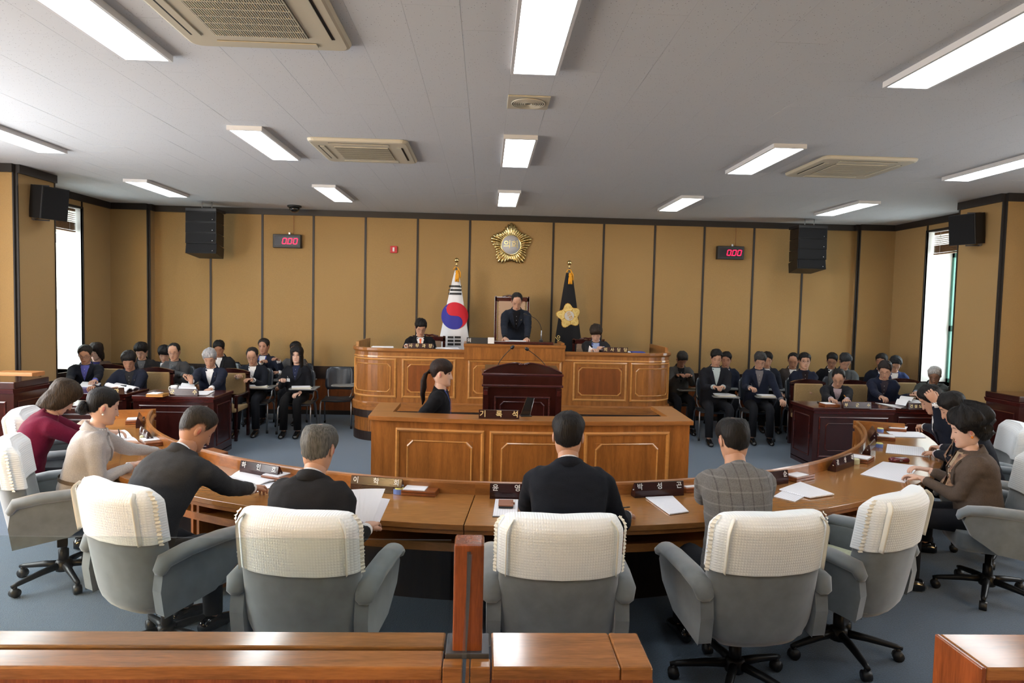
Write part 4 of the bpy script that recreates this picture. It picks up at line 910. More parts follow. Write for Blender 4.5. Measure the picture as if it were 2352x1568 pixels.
def person(label, head, rz, lean=(8, 14), hp=25, hy=0, Lh=None, Rh=None, fz=0, zh=.56, jacket=(.012, .014, .024), shirt=(.75, .75, .76), pants=(.012, .013, .017), hair='short', hc=(.008, .007, .006),
           skin='m', eyes='down', glasses=False, tie=None, hi=False, sx=1.0, vox=.017, curl=.5, stand=False, open_=.055, vlow=.52, style='suit', tex='noise', side=0, badge=False, lanyard=False, feet=None, cuff=True, kn=.11, Ld=None, Rd=None, group=None, bend_wr=.5, scale=1.0, collar=(.75, .75, .78), hroll=0):
    a1, a2 = radians(lean[0]), radians(lean[1]); hx, hyy, hz = head; hz -= fz
    if stand: zh = .92
    nk = .165; a3 = a2*.55+radians(hp)*.38
    rem = hz-zh-nk*cos(a3); Lt = max(.34, min(.66, 2*rem/(cos(a1)+cos(a2)))); dzf = rem-Lt*(cos(a1)+cos(a2))/2   # what is left over raises or lowers the seat
    zh += dzf
    hip = V((0, 0, zh)); sd = V((sin(radians(side)), 0, 0)); mid = hip+V((0, sin(a1), cos(a1)))*Lt/2+sd*Lt/2; nb = mid+V((0, sin(a2), cos(a2)))*Lt/2+sd*Lt/2
    nd = V((sd.x*.5, sin(a3), cos(a3))).normalized(); hc_ = nb+nd*nk
    off = rotz(rz) @ V((hc_.x, hc_.y, 0)); root = V((hx-off.x, hyy-off.y, fz))
    t = thing('person', label, 'person', root, rz, group); inv = (T(*root) @ rotz(rz)).inverted()
    def sp(s):
        if s > 1: p = nb+(nb-mid).normalized()*(s-1)*Lt; return p
        q0, q1, q2 = hip, mid+(mid-(hip+nb)/2), nb; return q0*(1-s)**2+q1*2*s*(1-s)+q2*s*s
    def fr(s):
        d = (sp(s+.02)-sp(s-.02)).normalized(); y = V((1, 0, 0)).cross(d)*-1; y = d.cross(V((1, 0, 0))); return d, y.normalized()
    X = V((1, 0, 0)); f_ = .90 if style in ('woman',) else 1.0
    def torso(mb, k=1.0, n=24, hem=True):
        R = []
        prof = [(-.12, .175, .135), (-.02, .185, .140), (.18, .178, .134), (.42, .168, .122), (.64, .182, .126), (.80, .194, .122), (.90, .190, .106), (.965, .158, .086), (1.015, .102, .074), (1.07, .066, .062)]
        for s, a, b in prof:
            p = sp(s); d, y = fr(s); a *= k*sx*f_; b *= k*sx*(1 if s < .5 else 1)
            bust = .018 if style == 'woman' and .6 < s < .85 else 0
            R.append([p+X*(a*abs(cos(w))**.85*(1 if cos(w) > 0 else -1))+y*((b+(bust if sin(w) > 0 else 0))*abs(sin(w))**.85*(1 if sin(w) > 0 else -1)-.006) for w in [2*pi*i/n for i in range(n)]])
        mb.rings(R, 0, True, True)
    d9, y9 = fr(.9); SJ = {s: sp(.90)+X*(s*.162*sx*f_)+y9*.005 for s in (-1, 1)}
    wr = {}; el = {}
    for s, hw in ((-1, Lh), (1, Rh)):
        if hw is None: tgt = hip+V((s*.20, .30, .06))
        else: tgt = inv @ V(hw)
        E_, W_ = ik(SJ[s], tgt, .285, .265, V((s*.30, -.25, -.9))); el[s] = E_; wr[s] = W_
    # clothing: jacket
    jb = MB(); torso(jb)
    for s in (-1, 1):
        S0 = SJ[s]; E_ = el[s]; W_ = wr[s]; ins = sp(.87)+X*(s*.07)
        jb.tube([ins, S0-X*s*.02, S0.lerp(E_, .12), S0.lerp(E_, .5), E_.lerp(S0, .08), E_.lerp(W_, .10), E_.lerp(W_, .55), E_.lerp(W_, .95)], [r*(.92 if style == 'woman' else 1) for r in (.060, .072, .068, .060, .055, .054, .047, .039)], 14)
    me = remesh(jb, vox, 5, 'jacket'); sd_ = random.random()*50
    nv = len(me.vertices); cs = [0.0]*3*nv; ns = [0.0]*3*nv; me.vertices.foreach_get('co', cs); me.vertex_normals.foreach_get('vector', ns)
    for i in range(0, 3*nv, 3):
        x, y, z = cs[i:i+3]; d = .0055*noise.noise((x*7+sd_, y*7, z*9))+.0038*noise.noise((x*20, y*20+sd_, z*34))
        cs[i] += ns[i]*d; cs[i+1] += ns[i+1]*d; cs[i+2] += ns[i+2]*d
    me.vertices.foreach_set('co', cs); me.update()
    jm = cloth(jacket, .85, tex); me.materials.clear(); me.materials.append(jm)
    jo = bpy.data.objects.new({'suit': 'jacket', 'woman': 'jacket'}.get(style, style), me); C.objects.link(jo); jo.parent = t
    bvh = BVHTree.FromPolygons([v.co.copy() for v in me.vertices], [tuple(p.vertices) for p in me.polygons])
    def on(s, x, off_, back=False):
        d, y = fr(s); y = -y if back else y; o = sp(s)+X*x+y*.21; h = bvh.ray_cast(o, -y, .5); q = h[0] if h[0] else sp(s)+X*x+y*.09; return q+y*off_
    def patch(rows, off_, cols=5, skirt=False):
        vs = [on(s, x0+(x1-x0)*c/(cols-1), off_) for s, x0, x1 in rows for c in range(cols)]; fs = [(r*cols+c, r*cols+c+1, (r+1)*cols+c+1, (r+1)*cols+c) for r in range(len(rows)-1) for c in range(cols-1)]
        mb_ = MB().add(vs, fs, 0, True)
        if skirt:
            for c in (0, cols-1):
                ed = [on(s, x0+(x1-x0)*c/(cols-1), -.004) for s, x0, x1 in rows]; tp_ = [vs[r*cols+c] for r in range(len(rows))]; k = len(rows); mb_.add(tp_+ed, [(r, r+1, k+r+1, k+r) for r in range(k-1)], 0, False)
        return mb_
    NR = 7
    def hwv(s): return max(.002, open_*min(1, (s-vlow)/(1.0-vlow))**.8)
    if style != 'plain':
        ss = [vlow+(1.045-vlow)*i/NR for i in range(NR+1)]
        if shirt: patch([(s, -hwv(s)*sx, hwv(s)*sx) for s in ss], .0045).build('shirt_front', cloth(shirt, .8), t)
        for q in (-1, 1):
            def lw(s): u = (s-vlow)/(1.0-vlow); return .010+.050*sin(pi*min(1, max(0, u))*.62)*(1 if u < .74 else .62)
            patch([(s, q*(hwv(s)-.004)*sx, q*(hwv(s)+lw(s))*sx) for s in ss[:-1]], .0135, 3, True).build('lapel', jm, t)
        if tie: 
            patch([(s, -w, w) for s, w in ((vlow+.02, .017), (vlow+.1, .021), (.8, .017), (.93, .011), (.955, .010), (.96, .017), (1.02, .014))], .010, 3).build('tie', cloth(tie, .5), t)
        elif shirt and not tie: 
            bt = MB()
            for s in (.70, .82, .93):
                if s > vlow+.05: bt.ball(tuple(on(s, 0, .007)), .004, 6, 4)
            o = bt.build('shirt_buttons', 'offwhite', t); o['kind'] = 'stuff'
    if badge: 
        o = patch([(.50, .075, .125), (.62, .075, .125)], .012, 3).build('name_badge', 'white', t); patch([(.62, .098, .102), (.70, .112, .116)], .012, 3).build('badge_strap', 'offwhite', t)
    if lanyard:
        for q in (-1, 1): patch([(s, q*w-.006, q*w+.006) for s, w in ((.45, .006), (.62, .028), (.8, .045), (.95, .056), (1.04, .055))], .013, 3).build('lanyard', 'lanyard', t)
    # collars round the neck
    ax = nd; ay = ax.cross(X)*-1; ay = V((0, cos(a3), -sin(a3)))
    def collar_ring(r0, h, lo, m, nm, gap, tilt=0, n=26, thick=.005):
        A = []
        for i in range(n+1):
            ph = gap+(2*pi-2*gap)*i/n; fro = (1+cos(ph))/2
            base = nb-ax*(lo+.040*fro)+ (X*sin(ph)*r0*1.04+ay*(cos(ph)*r0*.98-.004)); hh = h*(1-.45*fro)
            A.append([base, base+(X*sin(ph)+ay*cos(ph))*thick*2.0-ax*.0, base+ax*hh+(X*sin(ph)+ay*cos(ph))*(thick*.9-.008), base+ax*hh-(X*sin(ph)+ay*cos(ph))*.010])
        return MB().rings(A, 0, True, True).build(nm, m, t)
    if style == 'turtle' or style == 'plain': collar_ring(.063, .055, .005, jm, 'neck_collar', .05)
    else:
        if collar: collar_ring(.064, .066, .002, cloth(collar, .8), 'shirt_collar', .22, n=20)
        collar_ring(.080, .058, .004, jm, 'jacket_collar', .70, thick=.010)
    # body: neck, head, torso core, arms, hands, legs in one mesh
    mb = MB(); torso(mb, .86, 14); sk, lp_ = skinm(skin)
    mb.tube([nb-ax*.05, nb+ax*.02-ay*.004, nb+ax*.08, nb+ax*.13+ay*.004], [.066, .058*(.9 if style == 'woman' else 1), .055*(.9 if style == 'woman' else 1), .056], 16, 0)
    HM = Matrix(((1, 0, 0), (0, 1, 0), (0, 0, 1))).to_4x4(); HM = T(*hc_) @ rotz(radians(hy)) @ Matrix.Rotation(-radians(hp), 4, 'X') @ Matrix.Rotation(radians(hroll), 4, 'Y') @ Matrix.Scale(scale, 4)
    build_head(mb, HM, 0, 1, 2, eyes, hi)
    for s, dd in ((-1, Ld), (1, Rd)):
        W_ = wr[s]; E_ = el[s]; mb.tube([SJ[s], SJ[s].lerp(E_, .9), E_+(SJ[s].lerp(W_, .5)-E_)*.12, E_.lerp(W_, .1), W_], [.038, .020, .018, .022, .025], 10, 0)
        fd = (W_-E_).normalized()
        if dd: d_ = inv.to_3x3() @ V(dd[:3]); nrm = V((0, 0, -1)) if len(dd) < 6 else inv.to_3x3() @ V(dd[3:6])
        else: d_ = V((fd.x*.8-s*.15, fd.y, fd.z*.35)); nrm = V((0, 0, -1))
        hand(mb, W_+fd*.012, d_, nrm, -1 if s > 0 else 1, curl, 0, .93 if style == 'woman' else 1.0, hi)
    if stand: LG = {s: [hip+V((s*.09, 0, 0)), V((s*.10, .02, .50)), V((s*.11, -.02, .09))] for s in (-1, 1)}
    else: LG = {s: [hip+V((s*.09, 0, -.02)), V((s*kn, .42, zh-.03)), V((s*(kn+.01), .42 if feet is None else feet[0 if s < 0 else 1], .09))] for s in (-1, 1)}
    pm = cloth(pants, .85); pb = MB(); pb.ball(tuple(hip+V((0, .01, -.03))), (.175*sx, .145, .11), 14, 9)
    for s in (-1, 1):
        a, b, c = LG[s]; mb.tube([a, b-V((0, .02, .02)), c, V((c.x, c.y, .03))], [.06, .030, .03, .028], 8, 0)
        pb.tube([a-(b-a)*.05, a.lerp(b, .3), b.lerp(a, .12), b+V((0, .012, -.03)), b.lerp(c, .35), b.lerp(c, .97)], [.092, .085, .068, .064, .060, .055], 12)
        sh = MB(); y0 = c.y; prof = [(-.09, .028, .03, .038), (-.07, .036, .045, .045), (0, .040, .055, .05), (.07, .044, .038, .034), (.13, .045, .030, .027), (.17, .036, .024, .022), (.19, .015, .012, .014)]
        sh.rings([[V((c.x+w*cos(2*pi*i/12), y0+yy, max(.0, zc+hh*sin(2*pi*i/12)))) for i in range(12)] for yy, w, hh, zc in prof], 0, True, True)
        sh.build('shoe', 'black_gloss', t)
    pb.build('trousers', pm, t)
    mb.build('body', [sk, lp_, cloth(hc if sum(hc) < .1 else (.05, .045, .04), .7)], t)
    for s in (-1, 1):
        if cuff and style != 'plain': 
            fd = (wr[s]-el[s]).normalized(); MB().tube([wr[s]-fd*.035, wr[s]-fd*.0, wr[s]+fd*.004], [.036, .035, .031], 14, 0).build('shirt_cuff', cloth(shirt or collar, .8), t)
    hb = build_hair(hair, HM, hi, sd_); ho = hb.build('hair', hairm(hc), t); ea = hb.edge+[1.0]*(len(hb.v)-len(hb.edge)); ho.data.attributes.new('edge', 'FLOAT', 'POINT').data.foreach_set('value', ea)
    if glasses:
        gb = MB(); r = .0013 if hi else .0014
        for s in (-1, 1):
            L_ = [V((s*.034+.025*cos(2*pi*i/14), .098-.012*abs(.034+.025*cos(2*pi*i/14)*s)/.06, .004+.017*sin(2*pi*i/14))) for i in range(15)]
            gb.tube([HM @ p for p in L_], r*scale, 5); gb.tube([HM @ V((s*.059, .088, .008)), HM @ V((s*.078, .06, .008)), HM @ V((s*.083, -.005, .004))], r, 5)
        gb.tube([HM @ V((-.009, .099, .008)), HM @ V((.009, .099, .008))], r, 5); gb.build('glasses', 'dark_steel', t)
    t['z'] = round(zh, 2); del t['z']
    PEOPLE.append((label, Lt, dzf, zh)); PD[label] = dict(HM=HM, wr=wr, inv=inv, t=t, on=on, patch=patch, root=root, sp=sp, fr=fr, el=el)
    return t
PEOPLE = []; PD = {}
def W(p): return (p.x, p.y, p.z)
def tz(u, v, z): return W(atZ(u, v, z))
NAVY = (.008, .011, .022); BLK = (.007, .007, .009); CHAR = (.028, .028, .031); HB = (.007, .006, .006); HG = (.05, .048, .045); HGR = (.17, .17, .17); HW = (.42, .42, .42)
# ---- members at the curved table (backs and profiles)
person('man in charcoal suit with cropped hair leaning right, white shirt cuff showing', W(atY(450, 985, 3.92)), Rg(-26), (18, 30), 35, -28, None if False else (-2.05, 4.62, .76), tz(598, 1128, .755), jacket=(.030, .031, .034), hair='crop', hc=(.020, .016, .013), skin='d', hi=True, vox=.012, side=9, sx=1.08)
person('grey-haired man in black suit seen from behind holding papers', W(atY(731, 1032, 3.50)), Rg(-10), (14, 24), 22, 0, (-1.05, 3.95, .77), tz(842, 1215, .80), jacket=(.013, .013, .015), hair='thin', hc=(.085, .085, .080), skin='m', hi=True, vox=.012, sx=1.05)
person('man in dark navy suit seen from behind at the middle of the table', W(atY(1305, 1003, 3.64)), Rg(-2), (12, 20), 18, -8, (.28, 4.02, .77), tz(1438, 1185, .765), jacket=(.006, .008, .014), hair='short', hc=HB, skin='m', hi=True, vox=.012, sx=1.1)
person('man in grey check jacket with thinning black hair seen from behind', W(atY(1685, 1012, 3.74)), Rg(4), (12, 22), 22, 0, (1.42, 4.22, .78), (1.80, 4.25, .78), jacket=(.14, .14, .142), hair='thin', hc=HB, skin='m', hi=True, vox=.012, sx=1.03, tex='plaid', style='plain', side=6)
person('woman in a maroon jacket with brown bobbed hair and glasses at the left', W(atY(142, 912, 5.35)), Rg(-62), (14, 26), 42, 14, (-3.2, 6.0, .77), (-2.75, 5.5, .77), jacket=(.12, .006, .028), hair='bob', hc=(.030, .018, .009), skin='f', hi=True, vox=.013, glasses=True, style='plain', cuff=False)
person('woman in a pale grey jacket with black bun and pearl earring at the left', W(atY(236, 935, 4.82)), Rg(-62), (10, 16), 14, 6, (-2.55, 5.35, .77), tz(305, 1068, .765), jacket=(.40, .38, .37), hair='bun', hc=HB, skin='f', hi=True, vox=.013, style='woman', shirt=None, collar=None, cuff=False, open_=.03, vlow=.6)
person('woman in a brown cardigan with permed black hair and orange earring at the right', W(atY(2222, 988, 4.62)), Rg(68), (6, 10), 14, 0, tz(2120, 1100, .77), tz(2135, 1080, .79), jacket=(.085, .062, .048), hair='perm', hc=HB, skin='f', hi=True, vox=.013, style='woman', shirt=(.35, .26, .17), collar=None, cuff=False, open_=.05, vlow=.35, sx=1.12)
person('man in dark suit reading beside the permed woman, face half hidden', W(atY(2190, 938, 5.42)), Rg(62), (14, 26), 30, 0, tz(2150, 1042, .77), tz(2165, 1028, .77), jacket=(.009, .011, .018), hair='full', hc=HB, skin='m', hi=True, vox=.014, shirt=(.5, .4, .42))
person('man in navy suit resting his face on his hand and wearing a steel watch', W(atY(2140, 918, 6.15)), Rg(66), (14, 28), 34, 4, tz(2088, 985, .77), W(atY(2150, 925, 6.0)), jacket=NAVY, hair='full', hc=HB, skin='m', hi=True, vox=.014, Rd=(-.55, .15, .75, .2, .8, .2), curl=.9)
# ---- officials at the desks, left (facing the camera)
F = pi
def off_(u, v, y): return W(atY(u, v, y))
DZ = .79
person('man in dark jacket with a blue shirt and glasses at the left window', off_(196, 814, 9.75), F+Rg(18), (4, 8), 22, 0, (-5.25, 9.2, DZ), (-5.6, 9.25, DZ), jacket=(.010, .012, .020), shirt=(.10, .11, .42), collar=(.10, .11, .42), hair='short', hc=(.016, .013, .011), glasses=True)
person('man in navy jacket over black shirt leaning over an open booklet at left', off_(296, 828, 9.3), F+Rg(10), (10, 22), 34, 10, (-4.75, 8.95, DZ), (-5.1, 8.95, DZ), jacket=(.010, .013, .026), shirt=(.02, .02, .022), collar=(.02, .02, .022), hair='full', hc=HB, skin='d')
person('grey-haired man in navy suit reading papers at the left desk with the mug', off_(482, 822, 9.4), F+Rg(6), (6, 14), 32, 6, (-3.6, 8.95, DZ), tz(425, 893, DZ+.05), jacket=(.010, .014, .030), hair='full', hc=(.30, .30, .31), skin='m', Rd=(0, -.3, .6))
person('person with dark hair and brown jacket behind the blue-shirted man', off_(221, 808, 10.6), F+Rg(14), (6, 10), 15, -20, jacket=(.09, .06, .045), hair='bob', hc=(.016, .010, .008), skin='f', shirt=(.02, .02, .1), collar=None, cuff=False)
person('dark-haired person in black with glasses behind the two left desks', off_(325, 806, 10.7), F+Rg(16), (8, 14), 28, -10, jacket=(.02, .02, .022), hair='mop', hc=HB, skin='f', glasses=True, shirt=(.12, .13, .15), collar=None, cuff=False)
person('man in grey patterned jacket with glasses, arms folded, left back area', off_(400, 808, 10.35), F+Rg(8), (2, 6), 16, 0, off_(390, 858, 10.05), off_(425, 862, 10.05), jacket=(.055, .055, .058), hair='recede', hc=HB, glasses=True, shirt=(.10, .11, .12), collar=(.01, .01, .012), skin='m', tex='velvet')
person('person mostly hidden behind the patterned jacket, only dark hair showing', off_(377, 812, 11.15), F, (6, 10), 30, 25, jacket=(.015, .015, .017), hair='mop', hc=(.012, .012, .014), skin='f')
person('man in dark suit hidden behind the grey-haired official', off_(503, 800, 11.1), F, (6, 12), 30, 12, jacket=(.012, .013, .016), hair='short', hc=HB, skin='d')
person('man in navy suit with glasses and name badge writing on a tablet chair', off_(580, 818, 10.15), F+Rg(4), (5, 12), 26, 4, off_(580, 872, 9.85), off_(546, 864, 9.85), jacket=(.009, .012, .020), hair='recede', hc=(.016, .013, .011), glasses=True, badge=True, skin='m', kn=.12, feet=(.42, .48))
person('man in navy jacket with arms crossed behind the badge-wearing man', off_(606, 796, 11.2), F+Rg(-2), (2, 4), 4, 0, off_(640, 828, 10.95), off_(600, 832, 10.95), jacket=(.012, .015, .028), hair='short', hc=(.02, .015, .012), skin='d', shirt=(.6, .6, .6), lanyard=True, eyes='open')
person('man in grey suit half hidden behind the long-haired woman', off_(679, 803, 11.2), F, (2, 4), 6, 0, off_(640, 855, 10.95), None, jacket=(.07, .07, .072), hair='short', hc=HB, skin='m', eyes='open')
person('woman with long black hair, glasses and badge looking at the camera', off_(682, 816, 10.2), F+Rg(3), (2, 4), 0, 0, off_(688, 902, 9.95), off_(648, 872, 9.9), jacket=(.008, .009, .013), pants=(.006, .006, .007), hair='long', hc=HB, glasses=True, badge=True, skin='f', eyes='open', style='woman', shirt=(.015, .02, .05), collar=None, cuff=False, kn=.09)
# ---- dais
person('standing man in navy suit with receding hair bending over the raised writing board', off_(1187, 692, 10.28), F, (6, 22), 38, 0, off_(1210, 778, 9.95), off_(1160, 776, 9.95), fz=.45, jacket=(.010, .013, .022), hair='recede', hc=(.010, .009, .008), stand=True, collar=(.75, .75, .78), shirt=(.006, .006, .008), hi=True, vox=.013, sx=1.06, skin='m')
person('seated man in black suit with orange tie and glasses on the left of the dais', off_(966, 752, 10.25), F+Rg(8), (6, 14), 30, 6, off_(990, 794, 9.98), off_(934, 794, 9.88), fz=.45, jacket=(.006, .006, .008), hair='full', hc=HB, glasses=True, tie=(.75, .16, .06), skin='m', hi=True, vox=.014)
person('seated man with mop hair and light blue shirt on the right of the dais', off_(1369, 765, 10.25), F-Rg(10), (8, 20), 40, 0, off_(1385, 800, 9.9), off_(1362, 803, 9.85), fz=.45, jacket=(.022, .022, .025), hair='mop', hc=(.026, .017, .012), shirt=(.35, .45, .72), collar=(.35, .45, .72), lanyard=True, skin='f', hi=True, vox=.014)
# ---- recorder in profile, facing right
person('woman with a long brown ponytail and blue lanyard in profile at the recorder box', W(atY(1014, 858, 6.38)), Rg(-94), (2, 3), 4, 0, (-.35, 6.42, .86), (-.35, 6.2, .86), jacket=(.006, .006, .008), hair='tail', hc=(.018, .010, .008), skin='f', hi=True, vox=.012, style='plain', cuff=False, sx=.88, zh=.70, lanyard=True, eyes='open', hroll=0)
# ---- right side
person('man in grey jacket looking down at his hands at the right end of the dais', off_(1566, 825, 10.75), F, (8, 18), 44, 0, off_(1584, 862, 10.45), off_(1556, 862, 10.45), jacket=(.065, .062, .058), hair='short', hc=(.022, .021, .020), shirt=(.01, .01, .011), collar=(.01, .01, .011), skin='d')
person('heavy man in dark suit with a pale open collar writing on a tablet chair', off_(1645, 822, 10.1), F-Rg(6), (4, 8), 24, -4, off_(1660, 888, 9.78), off_(1640, 888, 9.75), jacket=(.011, .012, .017), shirt=(.42, .50, .52), collar=(.5, .56, .6), hair='short', hc=HB, sx=1.14, kn=.15, feet=(.36, .52), skin='m')
person('man in navy jacket with greying hair and glasses, one hand on his knee', off_(1745, 828, 10.1), F-Rg(10), (6, 14), 30, -4, off_(1795, 918, 9.75), off_(1724, 890, 9.75), jacket=(.010, .014, .030), shirt=(.16, .15, .16), collar=(.3, .28, .25), hair='full', hc=(.03, .03, .031), glasses=True, sx=1.05, kn=.12, feet=(.40, .44), skin='m')
person('man in navy suit half hidden behind the heavy man', off_(1668, 826, 11.1), F-Rg(8), (6, 10), 16, -12, jacket=(.011, .014, .026), hair='short', hc=HB, skin='d')
person('man in dark suit half hidden behind the navy-jacket man', off_(1762, 826, 11.1), F-Rg(10), (6, 12), 24, -8, jacket=(.015, .017, .026), hair='short', hc=HB, skin='m')
person('man with rimless glasses in navy jacket and black shirt looking up', off_(1848, 830, 10.35), F-Rg(14), (0, 2), 0, 0, off_(1840, 890, 10.0), off_(1850, 895, 10.0), jacket=(.010, .013, .028), shirt=(.014, .008, .010), collar=(.014, .008, .010), hair='full', hc=HB, glasses=True, eyes='open', skin='m')
person('man in brown-grey jacket looking down behind the man with rimless glasses', off_(1822, 828, 11.1), F-Rg(14), (8, 14), 28, -14, jacket=(.058, .048, .044), hair='recede', hc=HB, skin='d')
person('man in grey cardigan with glasses looking down, right back area', off_(1941, 830, 10.5), F-Rg(14), (8, 16), 34, 4, off_(1960, 885, 10.2), off_(1930, 890, 10.2), jacket=(.08, .09, .095), shirt=(.06, .065, .07), collar=(.06, .065, .07), hair='full', hc=(.02, .022, .026), glasses=True, skin='m')
person('man in black suit with glasses behind the grey cardigan', off_(1911, 828, 11.15), F-Rg(16), (6, 12), 26, -10, jacket=(.009, .010, .013), hair='short', hc=HB, glasses=True, skin='d')
person('man with dark-rimmed glasses writing with an orange pen at the right desk', off_(1926, 868, 9.35), F-Rg(14), (12, 26), 36, -16, tz(1945, 918, DZ+.01), tz(1912, 920, DZ), jacket=(.012, .013, .018), shirt=(.42, .34, .38), collar=(.5, .42, .46), hair='recede', hc=HB, glasses=True, skin='m')
person('man in navy jacket turning white pages at the right desk', off_(2033, 850, 9.35), F-Rg(20), (12, 24), 28, -14, tz(2090, 908, DZ+.04), tz(2035, 925, DZ), jacket=(.008, .012, .030), shirt=(.03, .025, .035), collar=(.02, .02, .03), hair='full', hc=(.016, .012, .012), glasses=True, skin='m')
person('dark-haired man in navy suit farther back behind the page-turning man', off_(2025, 830, 10.9), F-Rg(16), (6, 10), 10, -30, jacket=(.010, .013, .025), hair='short', hc=HB, skin='d')
person('dark-haired man in bright navy jacket with glasses near the right window', off_(2056, 836, 10.6), F-Rg(20), (10, 20), 40, 0, jacket=(.014, .026, .085), hair='full', hc=(.012, .014, .018), glasses=True, skin='m')
person('white-haired man in dark green-grey jacket with glasses at the right window desk', off_(2147, 862, 9.8), F-Rg(18), (10, 22), 30, -22, tz(2110, 928, DZ), tz(2085, 925, DZ), jacket=(.022, .026, .024), shirt=(.25, .35, .45), collar=(.25, .35, .45), hair='full', hc=(.50, .50, .50), glasses=True, skin='m')
# details worn by single people
def worn(lbl, f):
    for k, d in PD.items():
        if lbl in k: f(d)
worn('pearl earring', lambda d: MB().ball(tuple(d['HM'] @ V((.086, .002, -.040))), .007, 8, 6).ball(tuple(d['HM'] @ V((-.086, .002, -.040))), .007, 8, 6).build('earring', 'pearl', d['t']))
def necklace(d, m='pearl'):
    mb = MB()
    for i in range(22):
        a = 2*pi*i/22; p = d['sp'](1.03); mb.ball((p.x+.070*cos(a), p.y+.066*sin(a), p.z-.010*sin(a)), .0045, 6, 4)
    mb.build('necklace', m, d['t'])['kind'] = 'stuff'
worn('pearl earring', necklace)
def belt(d):
    R = []
    for s in (.26, .31):
        p = d['sp'](s); D_, y = d['fr'](s); R.append([p+V((1, 0, 0))*(.172*cos(2*pi*i/28))+y*(.138*sin(2*pi*i/28)-.006) for i in range(28)])
    MB().rings(R, cap=False).build('belt', mat('belt', (.10, .07, .045), .5), d['t'])
worn('pearl earring', belt)
worn('permed', lambda d: MB().ball(tuple(d['HM'] @ V((.086, .0, -.036))), .009, 8, 6).ball(tuple(d['HM'] @ V((-.086, .0, -.036))), .009, 8, 6).build('earring', mat('amber', (.7, .2, .02), .2), d['t']))
def scarf(d):
    for q in (-1, 1): d['patch']([(s, q*w-.018, q*w+.018) for s, w in ((.35, .01), (.5, .03), (.65, .045), (.8, .055), (.92, .062), (1.03, .066))], .016, 4).build('scarf', SC_M, d['t'])
SC_M = mat('scarf', (.42, .26, .15), .7, kind='noise', scale=14, amp=.5, col2=(.08, .03, .03)); worn('permed', scarf)
def watch(d):
    w = d['wr'][1]; e = d['el'][1]; f = (w-e).normalized(); MB().tube([w-f*.010, w+f*.012], [.034, .033], 14).tube([w, w+V((0, 0, .001))], .001, 4).build('wrist_watch', 'chrome', d['t'])
worn('steel watch', watch)
def pin(d): MB().ball(tuple(d['on'](.84, -.075 if True else .075, .014)), (.006, .006, .006), 8, 5).build('lapel_pin', 'gold', d['t'])
for k in ('standing man', 'open booklet at left', 'the mug'): worn(k, pin)
for l in sorted(PEOPLE, key=lambda p: p[2]): 
    if abs(l[2]) > .06: print('SEAT', l[0][:50], [round(x, 2) for x in l[1:]])
# ------------------------------------------------------------------ chairs that follow their sitters
def root_of(k):
    for n, d in PD.items():
        if k in n: return d['root'], d['t'].rotation_euler.z
def seat_under(k, label, back=.03):
    r, z = root_of(k); d = V((-sin(z), cos(z), 0)); q = r-d*back; return seat_at(q.x, q.y, z, label)
seat_px(55, 944, Rg(-70), 'grey swivel armchair with white cover behind the maroon-jacket woman', 1.0, .28)
SB = seat_under('pearl earring', 'grey swivel armchair with white cover at the left edge behind the pale-jacket woman', .09)
seat_under('brown cardigan', 'grey swivel armchair under the brown-cardigan woman at the right edge, wide arm in front', .08)
seat_under('beside the permed', 'grey swivel armchair with white cover at the right edge, second from the front', .12)
seat_under('steel watch', 'grey swivel armchair with white cover at the right edge, farthest back', .14)
for k, lb in (('blue shirt and glasses at the left window', 'official chair of the blue-shirted man at the left window'), ('leaning over an open booklet', 'tan-backed official chair between the blue-shirted man and the booklet reader'), ('desk with the mug', 'tan-backed official chair of the grey-haired man with the mug'),
              ('orange pen', 'tan-backed official chair of the man with the orange pen'), ('turning white pages', 'tan-backed official chair of the man turning pages'), ('white-haired', 'tan-backed official chair of the white-haired man at the right window')):
    r, z = root_of(k); s = -1 if 'left' in k or 'booklet' in k or 'mug' in k else 1
    q = r+V((.12 if s < 0 else -.22, .10, 0)); oseat(q.x, q.y, pi, lb)
d_ = SB.location; t = thing('seat_cushion', 'pale green square cushion under the pale-jacket woman at left', 'cushion', (d_.x, d_.y, .498), SB.rotation_euler.z)
MB().rings([[V((x, y+.02, z)) for x, y in rrect(w, w*.95, .05, 4)] for w, z in ((.20, 0), (.225, .012), (.225, .03), (.205, .045))]).build('pad', 'cushion_green', t)
TCH = [('name badge writing', 'tablet-arm chair under the man with the name badge'), ('long black hair, glasses', 'tablet-arm chair under the long-haired woman'), ('grey patterned', 'tablet-arm chair under the man in the patterned jacket'), ('arms crossed', 'tablet-arm chair under the man with crossed arms'),
       ('grey suit half hidden', 'tablet-arm chair behind the long-haired woman'), ('heavy man in dark suit with', 'tablet-arm chair under the heavy man'), ('one hand on his knee', 'tablet-arm chair under the man with a hand on his knee'), ('rimless glasses in navy', 'tablet-arm chair under the man with rimless glasses'),
       ('looking down at his hands', 'tablet-arm chair at the right end of the dais'), ('grey cardigan with', 'tablet-arm chair under the man in the grey cardigan'), ('half hidden behind the heavy', 'tablet-arm chair behind the heavy man'), ('brown-grey jacket', 'tablet-arm chair under the man in the brown-grey jacket'),
       ('half hidden behind the navy-jacket', 'tablet-arm chair behind the man with a hand on his knee'), ('hidden behind the grey-haired', 'tablet-arm chair behind the grey-haired official')]
TR = {}
for k, lb in TCH:
    r, z = root_of(k); o = tseat(r.x, r.y+.02, z, lb); TR[k] = (r, z)
tseat(-2.33, 10.75, pi+Rg(4), 'empty dark tablet-arm chair beside the left end of the dais')
